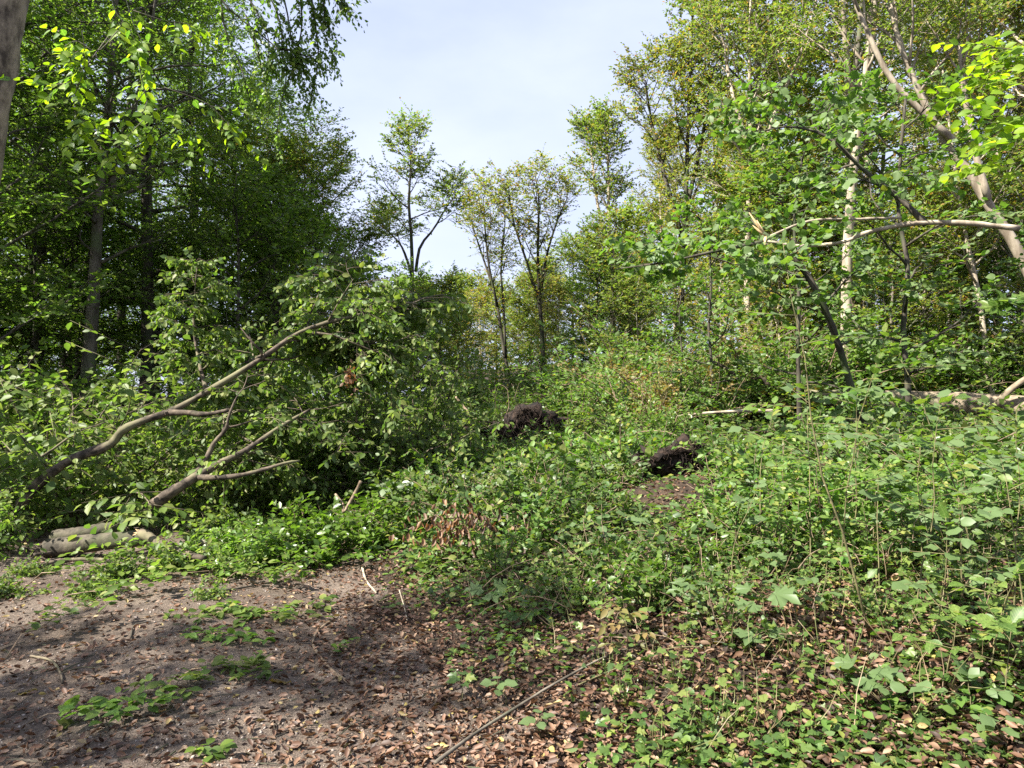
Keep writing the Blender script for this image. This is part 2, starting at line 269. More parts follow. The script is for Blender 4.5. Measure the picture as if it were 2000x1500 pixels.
def skeleton(seed, stems, H, Rad, nl, cb, el, nsec, nter, tl, prof=None, up=.35, droop=0., ltop=1., twig_drop=-.05, back=0.):
    """limbs, branches and twigs growing out of the given stems (points, radii)"""
    rng = np.random.default_rng(seed); limbs = []; A, B = [], []
    prof = prof or (lambda t: .35 + .65 * math.sin(math.pi * min(1, .12 + .88 * t)) ** .8)
    for si, (pts, rad) in enumerate(stems):
        az = rng.uniform(0, 6.28); k = max(2, int(nl * (1 if si == 0 else .6)))
        for i in range(k):
            t = (i + rng.uniform(.1, .9)) / k; tt = cb + (ltop - cb) * t; p, tg = along(pts, np.array([tt])); p = p[0]
            az += 2.4 + rng.normal() * .4; e = el[0] + (el[1] - el[0]) * t + rng.normal() * .12
            d = np.array((math.cos(az) * math.cos(e), math.sin(az) * math.cos(e), math.sin(e))) + tg[0] * .25 + np.array((0, back, 0))
            L = Rad * prof(t) * rng.uniform(.75, 1.2); r = min(np.interp(tt, np.linspace(0, 1, len(rad)), rad) * .62, .012 + L * .014)
            lp = grow(rng, p, d, L, 6, up, .13); parts = [(lp, np.linspace(r, .006, 7))]
            for j in range(nsec):
                u = .22 + .78 * (j + rng.uniform()) / nsec; q, tq = along(lp, np.array([u])); sd = unit(np.cross(tq[0], Z)) * (1 if j % 2 else -1)
                sl = L * (.55 - .3 * u) * rng.uniform(.7, 1.3) + .15
                sp = grow(rng, q[0], tq[0] * .75 + sd * .8 + Z * (.05 - droop * .5), sl, 4, up * .4 - droop, .14); parts.append((sp, np.linspace(max(.006, r * .4 * (1 - .6 * u)), .004, 5)))
                uu = .15 + .85 * (np.arange(nter) + rng.uniform(size=nter)) / nter; q2, t2 = along(sp, uu)
                s2 = unit(np.cross(t2, Z) + 1e-4) * np.where(np.arange(nter) % 2, 1, -1)[:, None]
                dd = unit(t2 * .7 + s2 * .75 + rng.normal(size=(nter, 3)) * .3 + Z * (twig_drop - droop)); ll = tl * rng.uniform(.55, 1.25, nter)
                A.append(q2); B.append(q2 + dd * ll[:, None])
            A.append(lp[-1:]); B.append(lp[-1:] + unit(lp[-1:] - lp[-2:-1]) * tl)
            limbs.append(parts)
    return limbs, np.concatenate(A), np.concatenate(B)
def twig_polys(A, B, r=.0045): return [(np.stack([a, b]), np.array((r, r * .5))) for a, b in zip(A, B)]
def make_tree(name, label, cat, stems, rad0, leafmat_, bark, seed, Rad, nl, cb, el, nsec=6, nter=6, tl=.55, nleaf=10, size=.09, prof=None, up=.35, droop=0., base=None,
              group=None, sep_limbs=True, sides=9, twigs=True, T=T_DIAM, wl=.62, rough=.03, ltop=1., jit=.35, flat=1., twig_drop=-.05, r_end=.02):
    """stems: list of polylines (world); the first is the trunk"""
    base = stems[0][0] if base is None else base; SS = []
    for i, s in enumerate(stems):
        n = 16 if i == 0 else 10; pts = smooth_poly(s, n) - base; r0 = rad0 if i == 0 else rad0 * .55
        r = r0 + (r_end - r0) * np.linspace(0, 1, n) ** .9
        if i == 0: r[0] *= 1.35; r[1] *= 1.08
        SS.append((pts, r))
    limbs, A, B = skeleton(seed, SS, 0, Rad, nl, cb, el, nsec, nter, tl, prof, up, droop, ltop, twig_drop)
    rng = np.random.default_rng(seed + 999); t = thing(name, label, cat, base, 0, group)
    trunk_polys = SS if sep_limbs is True else SS + [p for l in limbs for p in l]
    obj('trunk', tubes_mesh('trunk', trunk_polys, bark, sides, rough, seed), t)
    if sep_limbs is True:
        for l in limbs: obj('limb', tubes_mesh('limb', l, bark, 5, rough, seed), t)
    P, D, N, L = spray(rng, A, B, nleaf, size, droop, jit, flat)
    obj('crown', leaves_mesh('crown', T, P, D, N, L, L * wl, leafmat_), t, kind='stuff')
    if twigs: obj('twig', tubes_mesh('twig', twig_polys(A, B), bark, 5), t, kind='stuff')
    return t
def copy_tree(o, loc, rz, sc, label, group=None):
    c = o.copy(); COL.objects.link(c); c.location = Vector([float(v) for v in loc]); c.rotation_euler = (0, 0, rz); c.scale = (sc,) * 3; c['label'] = label
    if group: c['group'] = group
    for ch in o.children:
        d = ch.copy(); COL.objects.link(d); d.parent = c
    return c
def ordword(i): return ('first second third fourth fifth sixth seventh eighth ninth tenth eleventh twelfth thirteenth fourteenth fifteenth sixteenth seventeenth eighteenth nineteenth twentieth'.split() + ['twenty-' + w for w in 'first second third fourth fifth sixth seventh eighth ninth'.split()] + ['thirtieth'] + ['thirty-' + w for w in 'first second third fourth fifth sixth seventh eighth ninth'.split()] + ['fortieth'] + ['forty-' + w for w in 'first second third fourth fifth sixth seventh eighth ninth'.split()] + ['fiftieth', 'fifty-first'] + ['fifty-' + w for w in 'second third fourth fifth sixth seventh eighth ninth'.split()] + ['sixtieth'] + ['sixty-' + w for w in 'first second third fourth fifth sixth seventh eighth ninth'.split()])[i]
def gz(x, y): return np.array((x, y, float(ht(x, y)) - .05))
def root_down(pts):                        # carry a trunk polyline down to the ground below its lowest point
    p = pts[0].copy(); d = unit(pts[0] - pts[1]); d = unit(d * .6 - Z * .6)
    while p[2] > ht(p[0], p[1]) - .05: p = p + d * .1
    return np.vstack([p, pts])
# --- trees whose stems show in the photograph
def px_tree(label, stems, d, rad0, lm, bark, seed, **kw):
    S = [pp(s, d) for s in stems]; S[0] = root_down(S[0]); rng = np.random.default_rng(seed + 5)
    for s in S:
        k = rng.normal() * .035 * d; s[:, 1] += np.linspace(0, 1, len(s)) * k            # stems lean in depth too
    return make_tree(kw.pop('name', 'forest_tree'), label, 'tree', S, rad0, lm, bark, seed, **kw)
UPF = dict(el=(.75, 1.05), up=.5)
px_tree('tall slender tree standing alone against the sky, with tiered sparse crown', [[(812, 800), (808, 650), (806, 480), (801, 400), (806, 330), (800, 272)], [(811, 560), (789, 493), (770, 462), (735, 430)], [(812, 530), (819, 479), (845, 440), (868, 395), (890, 362)]], 34, .15, M['mid'], M['bark_d'], 11,
        Rad=2.1, nl=13, cb=.52, el=(.25, .75), nsec=6, nter=6, tl=.6, nleaf=11, size=.13, prof=lambda t: .9 if t < .25 else (.55 if t < .4 else .95 - .45 * t))
px_tree('thin forked tree between the lone slender tree and its thicker neighbour', [[(1002, 775), (985, 690), (970, 590), (950, 520), (930, 460), (914, 405)], [(988, 700), (983, 590), (978, 520), (986, 440), (982, 392)], [(972, 600), (955, 520), (948, 450), (945, 392)]], 32, .12, M['yellow'], M['bark_d'], 12,
        Rad=1.5, nl=14, cb=.4, nsec=5, nter=5, tl=.5, nleaf=7, size=.12, **UPF)
px_tree('dark stemmed vase shaped tree with browning top, right of the thin forked tree', [[(1064, 770), (1058, 650), (1052, 560), (1050, 470), (1052, 400), (1045, 350)], [(1056, 600), (1030, 520), (1005, 450), (993, 392)], [(1056, 570), (1070, 490), (1092, 420), (1110, 380)]], 30, .13, M['yellow'], M['bark_d'], 13,
        Rad=1.7, nl=16, cb=.32, nsec=5, nter=5, tl=.5, nleaf=7, size=.12, **UPF)
px_tree('narrow upright tree with pale straight trunk where the right wood begins', [[(1199, 745), (1194, 580), (1188, 450), (1186, 340), (1180, 245)], [(1190, 480), (1170, 400), (1160, 300), (1155, 250)]], 27, .15, M['mid'], M['bark_p'], 14,
        Rad=1.35, nl=18, cb=.3, nsec=6, nter=6, tl=.5, nleaf=10, size=.115, **UPF)
px_tree('tall dark multi-stemmed tree at the sky edge of the right wood', [[(1322, 700), (1330, 560), (1336, 440), (1340, 280), (1346, 120), (1352, -20)], [(1334, 470), (1300, 330), (1280, 220), (1272, 130)], [(1334, 430), (1370, 300), (1395, 180), (1405, 60)]], 24, .17, M['yellow'], M['bark_d'], 15,
        Rad=1.9, nl=20, cb=.34, nsec=6, nter=6, tl=.55, nleaf=10, size=.11, **UPF)
px_tree('slim tall tree with sunlit straight trunk, left of the thick pale trunk', [[(1461, 700), (1462, 480), (1469, 300), (1468, 100), (1476, -120)], [(1467, 300), (1440, 180), (1425, 40), (1420, -90)], [(1465, 380), (1500, 240), (1545, 120), (1570, 0)]], 20, .125, M['mid'], M['bark_p'], 16,
        Rad=2.0, nl=18, cb=.42, nsec=6, nter=6, tl=.5, nleaf=10, size=.10, **UPF)
px_tree('thick pale trunked tree with stems parting high up, in the right wood', [[(1647, 680), (1645, 480), (1655, 300), (1667, 180), (1674, 0), (1680, -180)], [(1660, 190), (1642, 90), (1626, -20), (1615, -140)], [(1658, 260), (1690, 120), (1690, 0), (1695, -120)]], 17, .165, M['mid'], M['bark_p'], 17,
        Rad=2.3, nl=16, cb=.55, nsec=6, nter=6, tl=.5, nleaf=10, size=.095, sides=12, **UPF)
px_tree('bare pale tree leaning steeply in from the right edge, forked midway', [[(2060, 640), (1985, 475), (1935, 395), (1900, 330), (1850, 262), (1805, 165), (1765, 60), (1745, -60)], [(1862, 275), (1800, 215), (1740, 148), (1695, 50), (1650, -60)], [(1930, 390), (1905, 300), (1885, 200), (1870, 80)]], 13, .12, M['mid'], M['bark_p'], 18,
        Rad=1.6, nl=9, cb=.72, nsec=5, nter=6, tl=.45, nleaf=9, size=.085, sides=14, r_end=.035, **UPF)
px_tree('thin pale stem rising behind the fallen log at the right', [[(1935, 690), (1926, 560), (1905, 420), (1890, 250), (1880, 100)]], 16, .08, M['mid'], M['bark_p'], 19, Rad=1.8, nl=16, cb=.3, el=(.2, .7), size=.09, nleaf=10)
px_tree('young pale stem between the slim tree and the thick pale trunk', [[(1534, 690), (1540, 560), (1552, 440), (1560, 330)]], 21, .075, M['yellow'], M['bark_p'], 20, Rad=1.5, nl=14, cb=.3, el=(.2, .8), size=.10, nleaf=9)
px_tree('beech with tall grey trunk lit along one side, in the left wood', [[(180, 735), (200, 560), (215, 420), (235, 300), (256, 150), (275, -30), (290, -250)], [(222, 400), (250, 330), (330, 200), (380, 60)]], 17, .185, M['dark'], M['bark_g'], 21,
        name='beech_tree', Rad=3.3, nl=20, cb=.3, el=(.15, .5), nsec=7, nter=8, tl=.6, nleaf=13, size=.085, sides=14, up=.0)
px_tree('dark trunked beech just left of the side-lit grey trunk', [[(150, 720), (160, 560), (170, 420), (188, 280), (205, 100), (215, -120)]], 20, .17, M['dark'], M['bark_d'], 22,
        name='beech_tree', Rad=3.6, nl=24, cb=.22, el=(.1, .5), nsec=7, nter=8, tl=.65, nleaf=12, size=.095, up=.0)
px_tree('dark stemmed tree at the edge of the left wood, crown open to the sky', [[(518, 760), (518, 600), (522, 480), (512, 400), (505, 320)], [(520, 500), (560, 440), (600, 380), (625, 330)], [(520, 540), (480, 450), (462, 370), (455, 300)]], 24, .14, M['mid'], M['bark_d'], 23,
        Rad=2.3, nl=18, cb=.25, el=(.3, .8), nsec=7, nter=6, tl=.6, nleaf=11, size=.11)
px_tree('feathery tree nearest the sky gap on the left, with upswept branches', [[(640, 760), (632, 620), (622, 500), (612, 400), (615, 330)], [(630, 620), (660, 540), (690, 490)], [(625, 520), (590, 440), (575, 370)]], 27, .12, M['mid'], M['bark_d'], 24,
        Rad=2.2, nl=20, cb=.2, el=(.4, .9), nsec=7, nter=6, tl=.6, nleaf=9, size=.11)

# --- forest fill: a few tree kinds, each copy its own thing
def proto(name, label, H, Rad, lm, bark, seed, rad0, loc, **kw):
    rng = np.random.default_rng(seed); b = gz(*loc); n = 6
    pts = b + np.array([(rng.normal() * .012 * H * i / n, rng.normal() * .012 * H * i / n, H * i / n) for i in range(n + 1)])
    return make_tree(name, label, 'tree', [pts], rad0, lm, bark, seed, Rad=Rad, sep_limbs=False, **kw)
big = dict(nl=30, cb=.12, el=(-.05, .6), nsec=7, nter=8, tl=.7, nleaf=12, size=.10, up=-.1)
left_lab = ['tall dense beech behind the side-lit grey trunk', 'tall beech filling the upper left corner of the left wood', 'tall beech at the inner edge of the left wood by the sky',
            'dense beech deep in the left wood behind the hanging bright leaves', 'tall beech right behind the dark stemmed edge tree', 'dark beech far back at the left picture edge', 'beech deep in the left wood between two darker ones',
            'farthest beech of the left wood seen through the gaps', 'dense beech rising behind the wilting fallen crown', 'beech at the left edge beyond the first shrubs', 'tall beech above the first trunks of the left wood', 'beech in the back row of the left wood',
            'low-branched beech in the second row of the left wood']
left_pos = [(-12.4, 18.5), (-11.6, 13.2), (-9.9, 19.2), (-14.2, 22.5), (-10.9, 24), (-18.8, 24.5), (-15.5, 28), (-20.5, 33), (-12.8, 29.5), (-13.4, 15.6), (-12.6, 17), (-17, 38), (-16.6, 20.6)]
GL = 'tall beeches of the left wood'
pa = proto('beech_tree', left_lab[0], 21, 3.7, M['dark'], M['bark_d'], 31, .2, left_pos[0], **big); pa['group'] = GL
pb_ = proto('beech_tree', left_lab[1], 19, 3.4, M['dark'], M['bark_d'], 32, .17, left_pos[1], **{**big, 'nl': 28}); pb_['group'] = GL
for k in range(2, len(left_pos)):
    copy_tree((pa, pb_)[k % 2], gz(*left_pos[k]), 1.3 * k, .92 + .05 * (k % 4), left_lab[k], GL)
GR = 'tall trees of the right wood'
right_lab = ['tall leafy tree behind the thick pale trunk', 'leafy tree behind the bare leaning tree', 'tall tree filling the top right corner', 'leafy tree behind the slim sunlit trunk', 'far tree showing through the gaps beside the thick pale trunk',
             'tree behind the dark multi-stemmed tree at the sky edge', 'far tree at the right picture edge', 'tall tree deep in the right wood beyond the leaning tree', 'back row tree between slim and thick pale trunks', 'back row tree near the pale straight trunk', 'leafy tree just right of the slim sunlit trunk', 'full-crowned tree between thick trunk and leaning tree', 'full-crowned tree near the upper right corner', 'leafy tree right behind the leaning bare tree fork', 'second row tree between the two pale trunks']
right_pos = [(10.5, 21.5), (13.4, 18.2), (15.5, 21.5), (9.4, 25.5), (14.8, 28), (8.7, 30), (20.5, 27), (18.5, 32), (12.3, 34), (7.6, 36), (8.2, 23.6), (12.2, 24.2), (16.8, 24.5), (14.2, 20.6), (10.2, 27.8)]
tal = dict(nl=28, cb=.2, el=(.15, .8), nsec=7, nter=7, tl=.55, nleaf=12, size=.12, up=.3)
pc_ = proto('forest_tree', right_lab[0], 19, 2.9, M['mid'], M['bark_g'], 33, .16, right_pos[0], **tal); pc_['group'] = GR
pd_ = proto('forest_tree', right_lab[1], 17, 2.7, M['yellow'], M['bark_p'], 34, .14, right_pos[1], **tal); pd_['group'] = GR
for k in range(2, len(right_pos)):
    copy_tree((pc_, pd_)[k % 2], gz(*right_pos[k]), 1.7 * k, (.9 + .05 * (k % 4)) * (.8 if k in (5, 9) else 1), right_lab[k], GR)
GB = 'back rows of the wood'
bwl = ['far left', 'left', 'inner left']; bp_ = [(-24, 36), (-30, 42), (-22, 46), (-36, 52), (-27, 54), (-18, 48), (-33, 34), (-14.5, 42), (-20, 56), (19, 40), (24, 36), (28, 46), (22, 50), (15, 46), (33, 42), (12, 52), (18, 58), (26, 58)]
for k, (x, y) in enumerate(bp_):
    copy_tree((pa, pb_, pc_, pd_)[(k % 2) + (2 if x > 0 else 0)], gz(x, y), 1.1 * k, 1.0 + .06 * (k % 3), f"{'dark beech' if x < 0 else 'leafy tree'} in the back rows, {ordword(sorted(range(len(bp_)), key=lambda q: bp_[q][0] / bp_[q][1]).index(k))} from the left", GB)
# small rounded trees on the far side of the clearing
GF = 'small trees beyond the clearing'
sma = dict(nl=26, cb=.12, el=(.1, .9), nsec=6, nter=6, tl=.6, nleaf=9, size=.15, up=.3)
far = [(-5.2, 46, 1, 'y'), (-3.2, 50, 1.05, 'm'), (-10, 44, 1.1, 'm'), (-7.4, 52, 1.2, 'y'), (-1, 46, .8, 'm'), (1.2, 44, .85, 'y'), (3.6, 42, 1, 'm'), (6.2, 44, 1.1, 'y'), (-13.5, 46, 1.4, 'm'), (-0.6, 58, .9, 'y'), (2.6, 55, 1.05, 'm'), (9, 47, 1.3, 'm'), (-5, 62, 1.2, 'm')]
far_lab = ['yellowing round tree left of the lone slender trunk far off', 'far green tree just left of the lone slender tree', 'far tree beside the feathery tree', 'yellowish far tree behind the fallen limb tip', 'far small tree right of the lone slender trunk', 'low yellow-green tree below the thin forked tree', 'far green tree behind the vase shaped tree',
           'far yellow-green tree behind the pale straight trunk', 'far tree showing through the left wood edge', 'farthest small tree in the sky gap', 'far tree behind the thin forked stems', 'large far tree behind the sky edge tree', 'far bushy tree closing the view in the middle']
pe = proto('small_tree', far_lab[0], 7.2, 2.3, M['yellow'], M['bark_d'], 35, .11, far[0][:2], **sma); pe['group'] = GF
pf = proto('small_tree', far_lab[1], 7.6, 2.5, M['mid'], M['bark_d'], 36, .11, far[1][:2], **sma); pf['group'] = GF
for k in range(2, len(far)):
    x, y, s, c = far[k]; copy_tree(pe if c == 'y' else pf, gz(x, y), 2.1 * k, s, far_lab[k], GF)
# understorey: young trees leafy to the ground
GU = 'young trees of the understorey'
und = dict(nl=22, cb=.04, el=(.1, .9), nsec=6, nter=6, tl=.42, nleaf=9, size=.105, up=.2)
uv = [proto('young_tree', '', 5.2, 1.7, M['mid'], M['bark_g'], 41, .05, (-2.7, 27), **und), proto('young_tree', '', 4.6, 1.6, M['fresh'], M['bark_g'], 42, .045, (3.0, 25), **und), proto('young_tree', '', 5.0, 1.6, M['yellow'], M['bark_p'], 43, .045, (6.5, 22), **und), proto('young_tree', '', 5.4, 1.9, M['dark'], M['bark_d'], 44, .05, (-5, 22), **und)]
upos = [(-2.7, 27, 0), (3.0, 25, 1), (6.5, 22, 2), (-5, 22, 3), (-7, 18, 3), (-3.2, 24, 3), (0.4, 39, 0), (4.6, 28, 1), (7.8, 26, 0), (9.6, 23, 2), (11.8, 20, 0), (9.2, 18.5, 1), (13.2, 22, 2), (12, 16.5, 0), (-9.5, 24, 3), (-6.2, 28, 0), (-2.5, 34, 0), (2.4, 36, 2), (5.5, 33, 1), (8.2, 21, 2),
        (-13.2, 17.5, 3), (-11.5, 17, 3), (-13.6, 20, 3), (-4.2, 30, 3), (6.6, 37, 2), (10.5, 27, 1), (15, 18.6, 2), (14.2, 25, 0), (-10.5, 30, 3), (17, 22.5, 0), (3.9, 22, 0), (11, 30, 2), (16.5, 27, 1), (3.4, 23.6, 0), (-10.2, 13.2, 3), (-12.4, 15, 3), (-6.6, 20, 3), (-12.2, 19.5, 3), (-7.6, 22.5, 3), (-15, 24, 3), (-11, 22, 3), (-14, 29, 3), (-19, 30, 3), (-17, 34, 3), (-12, 36, 0), (-8, 33, 0), (13.5, 31, 2), (17.5, 35, 0), (20.5, 30, 1), (9, 34, 0), (6.95, 18.4, 2), (9, 16.8, 0), (10, 17.2, 2), (11.6, 18.8, 1), (7.2, 19.6, 0), (9.4, 20.6, 2), (13.4, 17.4, 1), (-4.5, 38, 0), (-1.8, 40, 2), (1.6, 39, 0), (4.2, 38, 2), (-7, 40, 0)]
order = {k: r for r, k in enumerate(sorted(range(len(upos)), key=lambda k: upos[k][0] / upos[k][1]))}
uname = ['green', 'fresh green', 'yellowing', 'dark green']
for k, (x, y, v) in enumerate(upos):
    lab = f'{uname[v]} young tree under taller trees, {ordword(order[k])} from the left'
    if k < 4: uv[v]['label'] = lab; uv[v]['group'] = GU
    else: copy_tree(uv[v], gz(x, y), 1.9 * k, .75 + .12 * (k % 5) + (.35 if v == 3 and k > 20 and x < -6 else 0), lab, GU)
# unseen tree added left of the viewer to dapple the path with shade
GS = 'trees added outside the view to shade the path'
for k, (x, y, s) in enumerate([(-9.2, .8, .55)]):
    copy_tree((pc_, pd_)[k % 2], gz(x, y), 2.2 * k + 1, s, ['tree added out of view on the left to shade the path', 'added shade tree left of the path beyond the view edge', 'added shade tree behind the viewer left of the path'][k], GS)

# ------------------------------------------------------------------ shrubs
def make_bush(name, label, cat, base, H, Rad, ns, seed, lm, bark, nt=10, nleaf=7, size=.075, tl=.3, T=T_OVAL, droop=0., wl=.62, group=None, low=.1, jit=.4):
    rng = np.random.default_rng(seed); polys, A, B = [], [], []
    for i in range(ns):
        az = 6.283 * i / ns + rng.normal() * .5; e = rng.uniform(.75, 1.45); L = (H / max(.5, math.sin(e))) * rng.uniform(.6, 1.1)
        d = np.array((math.cos(az) * math.cos(e), math.sin(az) * math.cos(e), math.sin(e))); st = np.array((math.cos(az), math.sin(az), 0)) * rng.uniform(0, .12) * Rad
        p = grow(rng, st, d, L, 7, -.55 if rng.uniform() < .7 else -1.1, .1); polys.append((p, np.linspace(.006 + .006 * H, .002, 8)))
        u = low + (1 - low) * rng.uniform(size=nt); q, t = along(p, u); s = unit(np.cross(t, Z) + rng.normal(size=q.shape) * .6)
        dd = unit(s * np.where(rng.uniform(size=(nt, 1)) < .5, 1, -1) + t * .5 + Z * (.15 - droop) + rng.normal(size=q.shape) * .2)
        A.append(q); B.append(q + dd * (tl * rng.uniform(.5, 1.4, (nt, 1)) * (Rad / 1.)))
    A = np.concatenate(A); B = np.concatenate(B); t = thing(name, label, cat, base, 0, group)
    obj('stem', tubes_mesh('stem', polys, bark, 5), t); obj('twig', tubes_mesh('twig', twig_polys(A, B, .0028), bark, 4), t, kind='stuff')
    P, D, N, L = spray(rng, A, B, nleaf, size, droop, jit); obj('foliage', leaves_mesh('foliage', T, P, D, N, L, L * wl, lm), t, kind='stuff')
    return t
def scatter(kinds, spots, zone, cat, group):
    """kinds: builders of the first of each kind; spots: x, y, kind, scale. Labels count along the zone from the left"""
    order = {k: r for r, k in enumerate(sorted(range(len(spots)), key=lambda k: spots[k][0] / spots[k][1]))}; first = {}
    for k, (x, y, v, s) in enumerate(spots):
        lab = f'{kinds[v][0]} {zone}, {ordword(order[k])} from the left'
        if v not in first: first[v] = kinds[v][1](lab, gz(x, y), group); first[v].scale = (s,) * 3
        else: copy_tree(first[v], gz(x, y), 1.37 * k, s, lab, group)
def bk(adj, name, H, Rd, ns, seed, lm, bark='twig', **kw):
    return (adj, lambda lab, b, g: make_bush(name, lab, 'shrub', b, H, Rd, ns, seed, M[lm], M[bark], group=g, **kw))
mid_k = [bk('dull green bramble shrub', 'bramble_shrub', 1.0, .95, 16, 51, 'ivy', nt=12, nleaf=7, size=.075), bk('bright green leafy shrub', 'leafy_shrub', 1.25, 1.0, 15, 52, 'fresh', nt=12, nleaf=7, size=.075),
         bk('grey-green spreading shrub', 'leafy_shrub', 1.1, 1.1, 15, 53, 'wilt', nt=12, nleaf=7, size=.08, droop=.25), bk('yellow-green shrub', 'leafy_shrub', 1.35, 1.0, 14, 54, 'plant', nt=12, nleaf=7, size=.075), bk('dark green shrub', 'leafy_shrub', 1.4, 1.1, 15, 55, 'dark', nt=12, nleaf=7, size=.085),
         bk('rusty autumn-leaved shrub', 'autumn_shrub', 1.6, 1.0, 14, 56, 'gold', nt=11, nleaf=7, size=.075)]
low_k = [bk('low bramble', 'bramble_shrub', .5, .6, 8, 57, 'ivy', nt=8, nleaf=5, size=.048, T=T_HEART, wl=.8, tl=.24), bk('upright pale-leaved plant', 'leafy_plant', .62, .5, 7, 58, 'plant', nt=11, nleaf=6, size=.058, tl=.22), bk('bright low plant', 'leafy_plant', .45, .5, 8, 59, 'fresh', nt=8, nleaf=5, size=.055, tl=.22), bk('dull broad-leaved plant', 'leafy_plant', .55, .6, 7, 60, 'wilt', nt=8, nleaf=5, size=.06, T=T_HEART, wl=.8, tl=.24)]
fresh_k = [bk('yellow-green leafy plant', 'leafy_plant', .6, .6, 9, 64, 'plant', nt=9, nleaf=6, size=.065, tl=.26)]
rs = np.random.default_rng(7)
def strip(y0, y1, pxs, kinds, s0, s1, n, avoid=()):
    out = []
    for i in range(n):
        y = y0 + (y1 - y0) * rs.uniform(); px = pxs[0] + (pxs[1] - pxs[0]) * (i + rs.uniform(.1, .9)) / n
        if any(a < px < b for a, b in avoid): continue
        x = (px - 1000) / FPX * y; v = kinds[int(np.clip((float(vnoise(x, y, 1.1, 77)) * .75 + .5 + rs.normal() * .12) * len(kinds), 0, len(kinds) - 1))]
        out.append((x, y, v, s0 + (s1 - s0) * rs.uniform()))
    return out
PL = [(925, 1095)]; PL2 = [(1215, 1450)]
scatter(low_k + fresh_k, strip(7.4, 9.4, (790, 1260), [0, 3, 1, 4, 2], 1.0, 1.5, 24), 'in the front row on the bank', 'shrub', 'shrubs of the front bank row')
scatter(mid_k, strip(10.2, 12, (760, 1300), [0, 2, 3, 1], .6, .9, 16, PL) + strip(10.8, 11.3, (940, 1090), [0, 3, 2], .4, .5, 4), 'around the root plates', 'shrub', 'shrubs around the root plates')
scatter(mid_k, strip(14.5, 17, (640, 1500), [0, 1, 2, 1, 3], .9, 1.3, 20), 'behind the root plates', 'shrub', 'shrubs of the back bank row')
scatter(mid_k, strip(19, 23, (560, 1900), [0, 4, 1, 3, 3, 1], 1.2, 1.9, 24), 'under the tall trees', 'shrub', 'shrubs at the foot of the trees')
scatter(mid_k, strip(13.0, 16, (1230, 1450), [3, 5, 5, 3], .9, 1.4, 10), 'before the right wood', 'shrub', 'autumn shrubs before the right wood')
scatter(low_k + fresh_k, strip(7.4, 10.5, (1380, 2060), [0, 3, 1, 2], .75, 1.15, 32, PL2), 'before the great log', 'shrub', 'shrubs before the fallen log')
scatter(mid_k, strip(16, 19, (1500, 2100), [1, 3, 1, 3], 1.5, 2.3, 20, [(1605, 1680)]), 'behind the great log', 'shrub', 'shrubs behind the fallen log')
scatter(mid_k, strip(12, 16, (-60, 640), [4, 2, 4, 4], 1.2, 1.9, 18), 'behind the fallen crown', 'shrub', 'shrubs behind the fallen crown')
scatter(low_k, strip(4.6, 5.8, (1060, 2060), [0, 1, 2, 0, 3], .6, 1.1, 30), 'on the near bank', 'plant', 'low plants of the near bank')
scatter(low_k, strip(5.8, 7.6, (880, 2080), [0, 1, 2, 3], .85, 1.45, 42, [(1190, 1400)]), 'on the middle bank', 'plant', 'low plants of the middle bank')
scatter(low_k, strip(3.7, 4.6, (1250, 2060), [0, 1, 2, 0], .4, .7, 14), 'in the near corner', 'plant', 'low plants of the near corner')
scatter(mid_k, strip(16.2, 18.6, (1130, 2120), [1, 3, 3, 1], 1.3, 2.1, 20, [(1425, 1500), (1605, 1690)]), 'in the leafy wall of the right wood', 'shrub', 'tall shrubs of the right wood edge')
scatter(mid_k, strip(22, 27, (640, 1400), [3, 1, 3, 0], 1.2, 1.7, 18, [(975, 1075)]), 'in the far middle thicket', 'shrub', 'tall shrubs of the far thicket')
# taller saplings with broad leaves before the right wood
GBL = 'broad leaved saplings before the right wood'
bl = dict(nl=13, cb=.15, el=(.05, .7), nsec=5, nter=4, tl=.36, nleaf=6, size=.10, up=.1, T=T_HEART, wl=.8)
blab = ['broad leaved young tree arching before the thick pale trunk', 'broad leaved young tree under the leaning bare tree', 'broad leaved young tree nearest the right edge', 'broad leaved sapling before the slim sunlit trunk', 'slight broad leaved sapling beside the brown shrubs']
bp0 = proto('young_tree', blab[0], 5.3, 1.4, M['plant'], M['bark_d'], 61, .05, (5.9, 10.6), **bl); bp0['group'] = GBL
bp1 = proto('young_tree', blab[1], 5.0, 1.5, M['plant'], M['bark_d'], 62, .045, (5.1, 12.6), **bl); bp1['group'] = GBL
for k, (x, y, s) in enumerate([(8.6, 11.2, .62), (3.8, 13.5, .8), (3.3, 13.8, .55)]): copy_tree((bp0, bp1)[k % 2], gz(x, y), 2.4 + 1.9 * k, s, blab[k + 2], GBL)

